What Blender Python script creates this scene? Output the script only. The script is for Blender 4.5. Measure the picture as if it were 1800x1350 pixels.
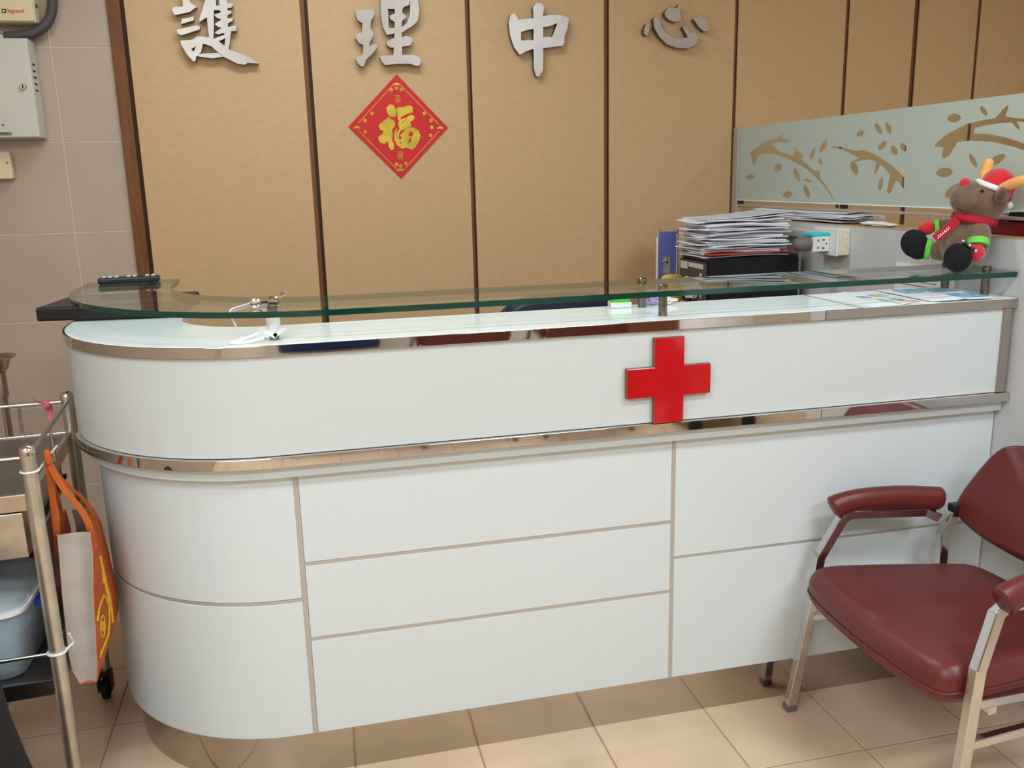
import bpy, bmesh, math, random
from mathutils import Vector, Matrix
random.seed(7)
scene = bpy.context.scene
for o in list(bpy.data.objects): bpy.data.objects.remove(o)
COL = scene.collection
pi = math.pi

# ---------------------------------------------------------------- camera
CAM = Vector((0.0, -1.9957, 1.45)); YAW, PITCH, ROLL, FPX = 0.22749606, 0.22561303, -0.02429114, 1580.04
fw = Vector((math.sin(YAW)*math.cos(PITCH), math.cos(YAW)*math.cos(PITCH), -math.sin(PITCH)))
rt = Vector((math.cos(YAW), -math.sin(YAW), 0)); up = rt.cross(fw)
r2 = math.cos(ROLL)*rt + math.sin(ROLL)*up; u2 = -math.sin(ROLL)*rt + math.cos(ROLL)*up
cam = bpy.data.cameras.new('camera'); camo = bpy.data.objects.new('camera', cam); COL.objects.link(camo)
m = Matrix((r2, u2, -fw)).transposed().to_4x4(); m.translation = CAM; camo.matrix_world = m
cam.sensor_width = 36; cam.lens = FPX/1800*36; cam.clip_start = .02
scene.camera = camo

# ---------------------------------------------------------------- world, exposure
wd = bpy.data.worlds.new('world'); scene.world = wd; wd.use_nodes = True
wd.node_tree.nodes['Background'].inputs[0].default_value = (.9, .93, 1, 1)
wd.node_tree.nodes['Background'].inputs[1].default_value = .3
vs = scene.view_settings
vs.view_transform = 'Standard'; vs.look = 'None'; vs.gamma = 1; vs.use_curve_mapping = False
vs.exposure = 0.1
# ceiling light fixtures: (x, y, watts, along_x)
LIGHTS = [(-0.9, -1.5, 25, 1), (1.6, -1.45, 26, 1), (-1.0, -2.75, 38, 1), (1.6, -2.8, 35, 1), (0.1, 0.72, 15, 1), (2.9, -0.3, 2, 0)]
LIGHT_COL = (.80, .905, 1.0)
CEIL = 2.75

# ---------------------------------------------------------------- materials
def lin(c):
    return tuple(((v/255)/12.92 if v/255 <= .04045 else ((v/255+.055)/1.055)**2.4) for v in c) + (1,)
MATS = {}
def mat(name, col, rough=.5, metal=0, var=0, vscale=8, vstretch=(1, 1, 1), bump=0, bscale=60, bstretch=(1, 1, 1), spec=.5, trans=0, ior=1.45, emit=0, coat=0, sheen=0, detail=4):
    M = bpy.data.materials.new(name); M.use_nodes = True; nt = M.node_tree; b = nt.nodes['Principled BSDF']
    b.inputs['Base Color'].default_value = lin(col); b.inputs['Roughness'].default_value = rough; b.inputs['Metallic'].default_value = metal
    b.inputs['Specular IOR Level'].default_value = spec; b.inputs['Transmission Weight'].default_value = trans; b.inputs['IOR'].default_value = ior
    b.inputs['Coat Weight'].default_value = coat; b.inputs['Sheen Weight'].default_value = sheen
    if emit:
        b.inputs['Emission Color'].default_value = lin(col); b.inputs['Emission Strength'].default_value = emit
    if var or bump:
        tc = nt.nodes.new('ShaderNodeNewGeometry')
    def noise(sc, st):
        mp = nt.nodes.new('ShaderNodeMapping'); mp.inputs['Scale'].default_value = st
        nt.links.new(tc.outputs['Position'], mp.inputs['Vector'])
        n = nt.nodes.new('ShaderNodeTexNoise'); n.inputs['Scale'].default_value = sc; n.inputs['Detail'].default_value = detail
        nt.links.new(mp.outputs[0], n.inputs['Vector']); return n
    if var:
        n = noise(vscale, vstretch); cr = nt.nodes.new('ShaderNodeValToRGB')
        cr.color_ramp.elements[0].position = .3; cr.color_ramp.elements[1].position = .7
        a = [max(0, c*(1-var)) for c in col]; d = [min(255, c*(1+var)) for c in col]
        cr.color_ramp.elements[0].color = lin(a); cr.color_ramp.elements[1].color = lin(d)
        nt.links.new(n.outputs['Fac'], cr.inputs[0]); nt.links.new(cr.outputs[0], b.inputs['Base Color'])
    if bump:
        n = noise(bscale, bstretch); bp = nt.nodes.new('ShaderNodeBump'); bp.inputs['Strength'].default_value = bump; bp.inputs['Distance'].default_value = .004
        nt.links.new(n.outputs['Fac'], bp.inputs['Height']); nt.links.new(bp.outputs[0], b.inputs['Normal'])
    MATS[name] = M; return M
def mixmat(name, build):
    M = bpy.data.materials.new(name); M.use_nodes = True; nt = M.node_tree
    for n in list(nt.nodes):
        if n.type != 'OUTPUT_MATERIAL': nt.nodes.remove(n)
    out = [n for n in nt.nodes if n.type == 'OUTPUT_MATERIAL'][0]
    nt.links.new(build(nt).outputs[0], out.inputs[0]); MATS[name] = M; return M
def clear_glass(tint, gl=.02, fmul=1.0):
    def b(nt):
        t = nt.nodes.new('ShaderNodeBsdfTransparent'); t.inputs[0].default_value = lin(tint)
        g = nt.nodes.new('ShaderNodeBsdfGlossy'); g.inputs['Roughness'].default_value = gl; g.inputs[0].default_value = (1, 1, 1, 1)
        f = nt.nodes.new('ShaderNodeFresnel'); geo = nt.nodes.new('ShaderNodeNewGeometry')
        mr = nt.nodes.new('ShaderNodeMapRange'); mr.inputs['To Min'].default_value = 1.5; mr.inputs['To Max'].default_value = 1/1.5
        nt.links.new(geo.outputs['Backfacing'], mr.inputs['Value']); nt.links.new(mr.outputs[0], f.inputs[0])   # same reflectance on both sides of the sheet
        mx = nt.nodes.new('ShaderNodeMixShader'); nt.links.new(f.outputs[0], mx.inputs[0])
        nt.links.new(t.outputs[0], mx.inputs[1]); nt.links.new(g.outputs[0], mx.inputs[2]); return mx
    return b
def frosted(col, through):
    def b(nt):
        d = nt.nodes.new('ShaderNodeBsdfDiffuse'); d.inputs[0].default_value = lin(col)
        tl = nt.nodes.new('ShaderNodeBsdfTranslucent'); tl.inputs[0].default_value = lin(col)
        t = nt.nodes.new('ShaderNodeBsdfTransparent'); t.inputs[0].default_value = lin(col)
        m1 = nt.nodes.new('ShaderNodeMixShader'); m1.inputs[0].default_value = .3
        nt.links.new(d.outputs[0], m1.inputs[1]); nt.links.new(tl.outputs[0], m1.inputs[2])
        m2 = nt.nodes.new('ShaderNodeMixShader'); m2.inputs[0].default_value = through
        nt.links.new(m1.outputs[0], m2.inputs[1]); nt.links.new(t.outputs[0], m2.inputs[2]); return m2
    return b

mat('wood_panel', (199, 167, 125), .55, var=.018, vscale=34, vstretch=(.9, 1, 1.5), bump=.02, bscale=90, detail=6)
mat('dark_wood', (112, 66, 28), .5, var=.1, vscale=10, vstretch=(6, 6, .6))
mat('groove', (50, 30, 18), .7)
mat('wall_tile', (182, 164, 145), .42, var=.03, vscale=3, bump=.04, bscale=30)
mat('wall_grout', (214, 201, 184), .8)
mat('floor_tile', (212, 186, 158), .28, var=.06, vscale=4, detail=8)
mat('floor_grout', (168, 142, 117), .8)
mat('plaster', (214, 204, 188), .8)
mat('ceiling_paint', (226, 224, 218), .85)
mat('laminate', (210, 217, 218), .42, var=.004, vscale=6, vstretch=(14, 14, 1.2), bump=.004, bscale=30, bstretch=(10, 10, 1))
mat('laminate_h', (202, 207, 206), .42, var=.004, vscale=6, vstretch=(1.2, 1.2, 14), bump=.012, bscale=30, bstretch=(1, 1, 10))
mat('alu_strip', (188, 181, 172), .42, .3)
mat('chrome', (214, 208, 202), .03, 1)
mat('steel_trim', (190, 182, 174), .16, 1)
mat('kick_steel', (186, 178, 168), .1, 1)
mat('white_glass', (246, 255, 255), .12)
mat('edge_green', (10, 60, 48), .08, spec=.6)
mat('partition_grey', (208, 210, 212), .55, var=.02, vscale=4)
mat('red_acrylic', (186, 20, 27), .09, coat=.6)
mat('cross_edge', (120, 96, 76), .7)
mat('letter_steel', (172, 167, 162), .33, 1, bump=.25, bscale=14)
mat('letter_side', (120, 110, 100), .35, 1)
mat('red_paper', (203, 30, 34), .5, var=.03)
mat('gold_foil', (196, 172, 62), .3, .55, var=.1, vscale=25)
mat('stainless', (198, 190, 178), .24, 1, var=.05, vscale=12, bump=.03, bscale=80)
mat('stainless_worn', (204, 196, 180), .34, .85, var=.08, vscale=18)
mat('shelf_steel', (128, 122, 120), .3, .9, var=.06)
mat('orange_cloth', (188, 92, 36), .85, var=.07, vscale=30, bump=.15, bscale=300)
mat('grey_cloth', (178, 168, 158), .9, var=.04, vscale=20, bump=.15, bscale=300)
mat('yellow_print', (226, 190, 40), .7)
mat('black_plastic', (22, 22, 24), .4)
mat('black_rubber', (20, 18, 18), .7)
mat('black_cloth', (30, 25, 24), .95, var=.15, vscale=60)
mat('cream_plastic', (222, 208, 170), .45)
mat('cream_light', (232, 224, 200), .4)
mat('metal_white', (206, 203, 190), .42, var=.02)
mat('conduit', (76, 72, 72), .6)
mat('dark_hole', (12, 11, 10), .8)
mat('green_label', (88, 108, 84), .7)
mat('grey_label', (140, 135, 125), .7)
mat('red_ink', (206, 60, 44), .6)
mat('black_ink', (30, 30, 30), .6)
mat('vinyl', (98, 36, 31), .38, var=.05, vscale=12, bump=.06, bscale=180)
mat('post_steel', (132, 122, 110), .3, 1)
mat('chair_chrome', (208, 207, 206), .12, 1, bump=.02, bscale=20)
mat('blue_vinyl', (26, 32, 54), .35)
mat('navy', (30, 44, 92), .5)
mat('paper', (240, 241, 246), .8, var=.015, vscale=20)
mat('paper_grey', (205, 207, 218), .8, var=.05, vscale=20)
mat('red_card', (206, 60, 52), .6)
mat('drawer_black', (20, 21, 26), .35)
mat('drawer_front', (74, 66, 58), .5)
mat('label_white', (206, 200, 188), .7)
mat('folder_blue', (84, 88, 160), .5)
mat('folder_orange', (206, 130, 90), .6)
mat('yellow_plastic', (226, 188, 60), .5)
mat('teal', (40, 206, 214), .35)
mat('plug_grey', (112, 106, 100), .5)
mat('white_plastic', (232, 232, 232), .4)
mat('green_plastic', (84, 190, 50), .3)
mat('lilac', (176, 160, 206), .6)
mat('brochure_blue', (136, 182, 216), .5, var=.25, vscale=40)
mat('brochure_warm', (230, 190, 160), .5, var=.2, vscale=40)
mat('pink', (226, 120, 136), .5, var=.12, vscale=60)
mat('tub_blue', (150, 196, 214), .6, var=.15, vscale=20)
mat('clip_blue', (36, 56, 170), .4)
mat('deep_red', (128, 18, 26), .4)
mat('plush_brown', (112, 86, 65), .95, var=.1, vscale=40, bump=.6, bscale=220, sheen=.5)
mat('plush_dark', (84, 60, 44), .95, bump=.6, bscale=220, sheen=.3)
mat('plush_tan', (240, 176, 100), .95, var=.05, bump=.4, bscale=220, sheen=.3)
mat('plush_red', (206, 30, 42), .9, bump=.5, bscale=220, sheen=.4)
mat('plush_white', (240, 238, 236), .95, bump=.5, bscale=220)
mat('plush_black', (18, 18, 22), .95, bump=.5, bscale=220)
mat('plush_green', (110, 206, 80), .9, bump=.3, bscale=220)
mat('scarf_red', (170, 24, 44), .85, bump=.4, bscale=260)
mat('bead', (20, 14, 10), .1)
mat('diffuser', (255, 250, 240), .5, emit=3)
mat('lamp_frame', (235, 235, 232), .4)
mat('door_wood', (120, 76, 46), .4, var=.1, vscale=8, vstretch=(5, 5, .5))
mat('desk_wood', (196, 172, 140), .45)
mixmat('shelf_glass', clear_glass((249, 253, 251)))
mixmat('tub_clear', frosted((226, 234, 238), .5))
mixmat('pane_clear', clear_glass((244, 248, 244)))
mixmat('frost_film', frosted((208, 222, 216), .05))

# ---------------------------------------------------------------- mesh helpers
class MB:
    def __init__(s): s.v = []; s.f = []; s.mi = []; s.cur = 0
    def add(s, vs_, fs):
        n = len(s.v); s.v += [tuple(p) for p in vs_]
        for f in fs: s.f.append(tuple(i+n for i in f)); s.mi.append(s.cur)
        return s
    def box(s, x0, x1, y0, y1, z0, z1):
        v = [(x, y, z) for z in (z0, z1) for y in (y0, y1) for x in (x0, x1)]
        return s.add(v, [(0, 2, 3, 1), (4, 5, 7, 6), (0, 1, 5, 4), (1, 3, 7, 5), (3, 2, 6, 7), (2, 0, 4, 6)])
    def cbox(s, c, d, R=None):
        hx, hy, hz = d[0]/2, d[1]/2, d[2]/2
        v = [Vector((x, y, z)) for z in (-hz, hz) for y in (-hy, hy) for x in (-hx, hx)]
        if R: v = [R @ p for p in v]
        c = Vector(c)
        return s.add([c+p for p in v], [(0, 2, 3, 1), (4, 5, 7, 6), (0, 1, 5, 4), (1, 3, 7, 5), (3, 2, 6, 7), (2, 0, 4, 6)])
    def rings(s, R, closed=True, c0=True, c1=True):
        n = len(R[0]); base = len(s.v); v = [p for r in R for p in r]; f = []
        for i in range(len(R)-1):
            for j in range(n if closed else n-1):
                k = (j+1) % n; f.append((i*n+j, i*n+k, (i+1)*n+k, (i+1)*n+j))
        if c0: f.append(tuple(reversed(range(n))))
        if c1: f.append(tuple((len(R)-1)*n+j for j in range(n)))
        return s.add(v, f)
    def prism(s, poly, fn, d0, d1):
        a = sum(poly[i][0]*poly[(i+1) % len(poly)][1]-poly[(i+1) % len(poly)][0]*poly[i][1] for i in range(len(poly)))
        if a < 0: poly = poly[::-1]
        return s.rings([[fn(u, w, d0) for u, w in poly], [fn(u, w, d1) for u, w in poly]])
    def tube(s, path, r, n=10, square=False, sx=1, sy=1, upv=(0, 0, 1), caps=True):
        P = [Vector(p) for p in path]; R = []; up_ = Vector(upv); prev = None
        for i, p in enumerate(P):
            a = P[max(i-1, 0)]; b = P[min(i+1, len(P)-1)]; t = (b-a).normalized()
            if 0 < i < len(P)-1:
                t1 = (p-a).normalized(); t2 = (b-p).normalized(); cs = max(.3, math.sqrt(max(0, (1+t1.dot(t2))/2)))
            else: cs = 1
            if prev is None:
                x = up_.cross(t)
                if x.length < 1e-3: x = Vector((1, 0, 0)).cross(t)
            else: x = prev - t*prev.dot(t)
            x.normalize(); prev = x; y = t.cross(x)
            rr = r[i] if isinstance(r, (list, tuple)) else r
            if square:
                R.append([p+x*(a_*rr*sx)+y*(b_*rr*sy) for a_, b_ in ((1, 1), (-1, 1), (-1, -1), (1, -1))])
            else:
                R.append([p+x*(math.cos(2*pi*k/n)*rr*sx)+y*(math.sin(2*pi*k/n)*rr*sy) for k in range(n)])
        return s.rings(R, True, caps, caps)
    def lathe(s, prof, n=20, c=(0, 0, 0), R=None):
        c = Vector(c); rs = []
        for r, z in prof:
            ring = [Vector((r*math.cos(2*pi*k/n), r*math.sin(2*pi*k/n), z)) for k in range(n)]
            rs.append([c+((R @ p) if R else p) for p in ring])
        return s.rings(rs)
    def ell(s, c, r, R=None, nu=18, nv=10):
        prof = [(math.sin(pi*(i+.02)/(nv+.04)), -math.cos(pi*(i+.02)/(nv+.04))) for i in range(nv+1)]
        c = Vector(c); rs = []
        for q, z in prof:
            ring = [Vector((q*math.cos(2*pi*k/nu)*r[0], q*math.sin(2*pi*k/nu)*r[1], z*r[2])) for k in range(nu)]
            rs.append([c+((R @ p) if R else p) for p in ring])
        return s.rings(rs)
def chaikin(P, it=2, closed=False):
    P = [Vector(p) for p in P]
    for _ in range(it):
        Q = [] if closed else [P[0]]
        n = len(P)
        for i in range(n if closed else n-1):
            a = P[i]; b = P[(i+1) % n]; Q += [a*.75+b*.25, a*.25+b*.75]
        if not closed: Q.append(P[-1])
        P = Q
    return P
def mesh(name, mb, mats, smooth=None):
    me = bpy.data.meshes.new(name); me.from_pydata([tuple(v) for v in mb.v], [], mb.f); me.update()
    if isinstance(mats, str): mats = [mats]
    for k in mats: me.materials.append(MATS[k])
    for p, i in zip(me.polygons, mb.mi): p.material_index = i
    if smooth:
        for p in me.polygons: p.use_smooth = True
        me.set_sharp_from_angle(angle=math.radians(smooth))
    return me
def wloc(p):
    L = Vector((0, 0, 0))
    while p: L += p.location; p = p.parent
    return L
def obj(name, mb, mats, parent=None, smooth=None, bevel=0, loc=None, local=False, seg=2):
    """mesh object; coordinates are world ones unless local=True (then relative to the parent)"""
    if parent is not None and not local:
        L = wloc(parent)
        mb.v = [tuple(Vector(p)-L) for p in mb.v]
    me = mb if isinstance(mb, bpy.types.Mesh) else mesh(name, mb, mats, smooth)
    o = bpy.data.objects.new(name, me); COL.objects.link(o)
    if parent is not None: o.parent = parent
    if loc is not None: o.location = loc
    if bevel:
        b = o.modifiers.new('bevel', 'BEVEL'); b.width = bevel; b.segments = seg; b.limit_method = 'ANGLE'; b.angle_limit = math.radians(35); b.harden_normals = False
    return o
def tag(o, label, cat, group=None):
    o['label'] = label; o['category'] = cat
    if group: o['group'] = group
    return o
def thing(name, label, cat, loc=(0, 0, 0), group=None, rotz=0):
    o = bpy.data.objects.new(name, None); COL.objects.link(o); o.location = loc; o.rotation_euler = (0, 0, rotz); o.empty_display_size = .05
    return tag(o, label, cat, group)
def struct(name, mb, mats, **k):
    o = obj(name, mb, mats, **k); o['kind'] = 'structure'; return o
def pillow(mb, outline, zf, t, r, n=6, dome=0.0, cz=None, base=0):
    """cushion over a 2D outline [(u,v)]; zf(u,v,h) -> 3D point, h from 0 to t, rounded edges of radius r"""
    cu = sum(p[0] for p in outline)/len(outline); cv = sum(p[1] for p in outline)/len(outline)
    R = []
    def ring(ins, h):
        out = []
        for u, v in outline:
            d = math.hypot(u-cu, v-cv); k = (d-ins)/d; out.append((cu+(u-cu)*k, cv+(v-cv)*k, h))
        return out
    for i in range(n+1):
        a = pi/2*i/n; R.append(ring(r-r*math.sin(a), r-r*math.cos(a)))
    for i in range(n+1):
        a = pi/2*i/n; R.append(ring(r-r*math.cos(a), t-r+r*math.sin(a)))
    dm = min(math.hypot(p[0]-cu, p[1]-cv) for p in outline)
    for k in (.35, .6, .8, .93):
        ins = r+(dm-r)*k
        R.append([(cu+(u-cu)*(1-k)*(math.hypot(u-cu, v-cv)-r)/math.hypot(u-cu, v-cv), cv+(v-cv)*(1-k)*(math.hypot(u-cu, v-cv)-r)/math.hypot(u-cu, v-cv), t+dome*(1-(1-k)**2)) for u, v in outline])
    mb.rings([[zf(*p) for p in r_] for r_ in R]); return mb
def tex_mesh(name, body, size, fn, matn, parent, extr=.0006):
    cu = bpy.data.curves.new(name, 'FONT'); cu.body = body; cu.size = size; cu.extrude = extr; cu.align_x = 'LEFT'
    t = bpy.data.objects.new('tmp', cu); COL.objects.link(t)
    me = bpy.data.meshes.new_from_object(t.evaluated_get(bpy.context.evaluated_depsgraph_get())); bpy.data.objects.remove(t)
    L = wloc(parent)
    for v in me.vertices: v.co = Vector(fn(v.co.x, v.co.y, v.co.z))-L
    me.materials.clear(); me.materials.append(MATS[matn]); me.name = name
    o = bpy.data.objects.new(name, me); COL.objects.link(o); o.parent = parent; return o
G_HU=[[(-0.3413,2.1204),(-0.3427,2.084),(-0.3779,2.0801),(-0.3813,2.0683),(-0.3741,2.0534),(-0.3217,2.0649),(-0.2959,2.0826),(-0.3124,2.0931),(-0.3199,2.1058),(-0.3216,2.1208)],[(-0.3466,2.1427),(-0.3137,2.1466),(-0.311,2.1295),(-0.3291,2.1228),(-0.3439,2.1267)],[(-0.3503,2.0408),(-0.309,2.0496),(-0.3096,2.037),(-0.3554,2.023)],[(-0.3726,2.0037),(-0.3087,2.0186),(-0.2902,2.0167),(-0.2924,2.0058),(-0.3582,1.9844),(-0.3707,1.9907)],[(-0.3634,1.9658),(-0.3223,1.9695),(-0.3035,1.9817),(-0.3065,1.951),(-0.3289,1.9366),(-0.347,1.9211),(-0.3624,1.9538)],[(-0.347,1.9211),(-0.3289,1.9366),(-0.3209,1.9279),(-0.3118,1.9191),(-0.3173,1.8971),(-0.3254,1.8937)],[(-0.3057,1.9816),(-0.2814,1.9819),(-0.286,1.9567),(-0.2957,1.9258),(-0.3118,1.9191),(-0.3209,1.9279),(-0.31,1.9495)],[(-0.2581,2.122),(-0.2261,2.1226),(-0.2271,2.0881),(-0.2374,2.0684),(-0.2414,2.0162),(-0.2477,1.9724),(-0.262,1.9766),(-0.2634,2.0203),(-0.263,2.0475),(-0.2898,2.0319),(-0.2913,2.0395),(-0.2743,2.0787)],[(-0.214,2.1229),(-0.1885,2.1234),(-0.1853,2.0975),(-0.1893,2.0649),(-0.193,2.0124),(-0.1814,2.0038),(-0.1966,1.9353),(-0.2117,1.9419),(-0.2032,1.986),(-0.2183,2.0034),(-0.2138,2.0645),(-0.216,2.0883)],[(-0.1877,2.0953),(-0.1708,2.0977),(-0.167,2.0902),(-0.1767,2.0814),(-0.1889,2.0822)],[(-0.1899,2.0714),(-0.1775,2.0727),(-0.1749,2.064),(-0.1913,2.055)],[(-0.1922,2.0452),(-0.171,2.0455),(-0.174,2.0367),(-0.1939,2.0266)],[(-0.1939,2.0146),(-0.162,2.0205),(-0.1626,2.0018),(-0.1907,2.0004)],[(-0.2338,2.088),(-0.2094,2.0884),(-0.2109,2.0721),(-0.2352,2.0728)],[(-0.2366,2.0576),(-0.2115,2.0656),(-0.2124,2.0438),(-0.2246,2.0437),(-0.2339,2.0511)],[(-0.2386,2.025),(-0.2138,2.0405),(-0.214,2.0144),(-0.2262,2.0142)],[(-0.2414,1.9943),(-0.2153,2.0122),(-0.1977,1.997),(-0.2297,1.989)],[(-0.249,1.9724),(-0.2005,1.9904),(-0.204,1.9772),(-0.2297,1.9649)],[(-0.3058,1.9805),(-0.2618,1.9788),(-0.2276,1.9638),(-0.1943,1.9354),(-0.2145,1.9109),(-0.2365,1.9273),(-0.2559,1.947),(-0.286,1.9567),(-0.2951,1.9544)],[(-0.3157,1.9136),(-0.3116,1.9213),(-0.2894,1.9215),(-0.2356,1.9251),(-0.2189,1.912),(-0.2553,1.9051),(-0.2884,1.9094)],[(-0.236,1.9329),(-0.1942,1.9365),(-0.1638,1.9245),(-0.1308,1.9136),(-0.0943,1.888),(-0.1351,1.8901),(-0.1413,1.8834),(-0.1694,1.8866),(-0.2189,1.912)],[(-0.2791,2.143),(-0.1593,2.152),(-0.1584,2.1369),(-0.2807,2.1269)],[(-0.2511,2.1607),(-0.2355,2.1632),(-0.2374,2.1203),(-0.2528,2.12)],[(-0.2024,2.1639),(-0.1845,2.1665),(-0.1909,2.1212),(-0.2053,2.1209)]]
G_LI=[[(0.2765,2.0801),(0.3013,2.0824),(0.3385,2.085),(0.3473,2.0753),(0.3433,2.0597),(0.3321,2.0458),(0.3282,2.0144),(0.338,2.0047),(0.3371,1.9889),(0.3233,1.967),(0.3214,1.9512),(0.3311,1.9582),(0.3481,1.9623),(0.3506,1.9514),(0.3357,1.9295),(0.305,1.9034),(0.2953,1.8795),(0.2848,1.8784),(0.2712,1.8933),(0.2657,1.9052),(0.2691,1.9112),(0.2947,1.9213),(0.2978,1.9569),(0.2837,1.9627),(0.2694,1.9823),(0.2723,1.9961),(0.2954,2.0022),(0.2994,2.0336),(0.2825,2.0451),(0.2764,2.0626)],[(0.3745,2.1361),(0.4015,2.1367),(0.3988,2.0879),(0.3984,2.0192),(0.3895,1.9934),(0.3764,2.0209),(0.3697,2.0698)],[(0.3749,2.1439),(0.5022,2.1465),(0.5141,2.133),(0.4841,2.1207),(0.4811,2.103),(0.4597,2.0948),(0.4508,2.0829),(0.4544,2.0721),(0.4251,2.0717),(0.4248,2.0874),(0.4092,2.0871),(0.3988,2.0879),(0.4011,2.1308)],[(0.4847,2.1324),(0.5141,2.133),(0.517,2.1036),(0.5191,2.082),(0.5099,2.0443),(0.4901,2.0282),(0.4488,2.0039),(0.4476,2.0217),(0.4696,2.0398),(0.4817,2.0716),(0.4844,2.105)],[(0.4249,2.0883),(0.4532,2.0888),(0.4466,2.0019),(0.4445,1.9202),(0.4107,1.92),(0.4193,2.0016)],[(0.4037,2.0625),(0.4251,2.0727),(0.4545,2.0731),(0.4666,2.0635),(0.4641,2.0555),(0.4487,2.0435),(0.4214,2.0411),(0.4051,2.0508)],[(0.3895,1.9934),(0.3975,2.0182),(0.4202,2.0194),(0.4498,2.0237),(0.4492,2.0039),(0.417,1.9992)],[(0.3861,1.9696),(0.4162,1.9837),(0.4479,1.9861),(0.463,1.9922),(0.4838,1.9844),(0.4863,1.9705),(0.476,1.9564),(0.4419,1.9511),(0.4017,1.9478),(0.3875,1.9577)],[(0.3579,1.9147),(0.4108,1.922),(0.4892,1.9214),(0.5102,1.9145),(0.5171,1.9025),(0.5109,1.8843),(0.4979,1.8812),(0.4749,1.8892),(0.4197,1.8889),(0.3772,1.8838),(0.3652,1.8957)]]
G_ZH=[[(0.9696,2.1017),(0.9828,2.1183),(1.0061,2.1187),(1.0162,2.1025),(1.0094,2.0696),(1.0094,2.0082),(1.0091,1.9225),(1.006,1.8648),(0.9883,1.8416),(0.9778,1.8455),(0.9695,1.8744),(0.9692,1.9413),(0.9719,2.0831)],[(0.8698,2.0441),(0.8793,2.0746),(0.8947,2.0786),(0.907,2.0587),(0.92,2.0401),(0.9186,1.9789),(0.9222,1.9315),(0.9117,1.9243),(0.8892,1.955),(0.8748,1.9973)],[(0.907,2.0563),(0.9689,2.0619),(1.0094,2.0696),(1.0313,2.0746),(1.0835,2.0763),(1.0992,2.0718),(1.0727,2.0469),(1.0411,2.0346),(0.9681,2.0219),(0.9474,2.0193),(0.9188,2.0096)],[(1.0701,2.0468),(1.1018,2.0719),(1.1165,2.064),(1.1119,2.0284),(1.0957,1.9901),(1.0457,1.9896)],[(0.9155,1.9789),(0.9673,1.9803),(1.0091,1.9916),(1.0957,1.9949),(1.0981,1.9758),(1.09,1.9604),(1.0137,1.9512),(0.9615,1.946),(0.9405,1.9388),(0.9169,1.9267)]]
G_XI=[[(1.4778,2.0668),(1.4859,2.0766),(1.5053,2.0672),(1.5085,2.0405),(1.5282,2.0164),(1.5647,1.9948),(1.6039,1.9927),(1.629,1.9979),(1.6058,2.0369),(1.6113,2.0418),(1.6399,2.0152),(1.6652,2.0155),(1.6742,1.9909),(1.6662,1.971),(1.6328,1.9544),(1.5821,1.9565),(1.5372,1.9699),(1.5035,1.999),(1.481,2.0329)],[(1.4371,2.0275),(1.4451,2.047),(1.4588,2.0482),(1.458,2.018),(1.4483,2.0009),(1.4361,2.0105)],[(1.5254,2.0917),(1.5406,2.1089),(1.5793,2.1095),(1.5873,2.1242),(1.5929,2.1219),(1.5919,2.0903),(1.5996,2.0637),(1.5747,2.056),(1.5468,2.0629),(1.5289,2.0772)],[(1.6527,2.0693),(1.6777,2.0795),(1.709,2.0677),(1.7271,2.0285),(1.7018,2.0208),(1.6787,2.0378)]]
G_FU=[[(0.3763,1.7283),(0.3885,1.7416),(0.4048,1.7377),(0.4123,1.7217),(0.4144,1.6994),(0.4025,1.6932),(0.3861,1.6965),(0.3771,1.7125)],[(0.3413,1.6618),(0.3552,1.6745),(0.3775,1.6902),(0.3844,1.6949),(0.3888,1.6853),(0.3954,1.6852),(0.4066,1.6772),(0.4074,1.6611),(0.3933,1.6453),(0.3964,1.6292),(0.3919,1.6067),(0.3987,1.5905),(0.3959,1.5695),(0.3858,1.5681),(0.3765,1.5811),(0.3761,1.6037),(0.3639,1.5926),(0.3475,1.5961),(0.3382,1.6075),(0.3389,1.6203),(0.356,1.6297),(0.36,1.6425),(0.347,1.6458)],[(0.4141,1.7249),(0.4244,1.7312),(0.4375,1.7295),(0.4612,1.7374),(0.4777,1.7341),(0.48,1.7117),(0.4563,1.7055),(0.4323,1.6929),(0.4257,1.6802),(0.4187,1.6866),(0.4181,1.7058)],[(0.4245,1.6834),(0.4488,1.6896),(0.4728,1.7022),(0.4859,1.6957),(0.4819,1.6829),(0.4664,1.6734),(0.4706,1.6573),(0.4435,1.6505),(0.4237,1.6546),(0.4184,1.6674)],[(0.4007,1.6291),(0.4066,1.6451),(0.424,1.6594),(0.4469,1.6517),(0.4772,1.654),(0.4968,1.6441),(0.5059,1.6213),(0.4981,1.5988),(0.4835,1.5762),(0.4663,1.5684),(0.4499,1.5768),(0.4295,1.5722),(0.4102,1.5871),(0.4012,1.6066)]]
G_FUR=[[(0.4135,1.6499),(0.4206,1.6578),(0.4234,1.6481),(0.4092,1.6322)],[(0.4281,1.6417),(0.4502,1.6504),(0.4308,1.6304),(0.422,1.6208),(0.4318,1.6175),(0.4246,1.6063),(0.4181,1.6112),(0.4207,1.6289)],[(0.4593,1.6316),(0.4681,1.6396),(0.4763,1.6363),(0.4757,1.6233),(0.4671,1.6186),(0.4572,1.6236)],[(0.4582,1.609),(0.4685,1.6147),(0.466,1.5976),(0.4557,1.5922)],[(0.4209,1.5999),(0.4291,1.5965),(0.4254,1.5901)],[(0.4347,1.6737),(0.4537,1.6863),(0.4483,1.68),(0.4362,1.6705)]]
D_C=[[(0.4232,1.8542),(0.6181,1.6508),(0.4202,1.4558),(0.2239,1.6583)],[(0.4219,1.8291),(0.5936,1.6511),(0.4196,1.4778),(0.2493,1.658)]]
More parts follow.
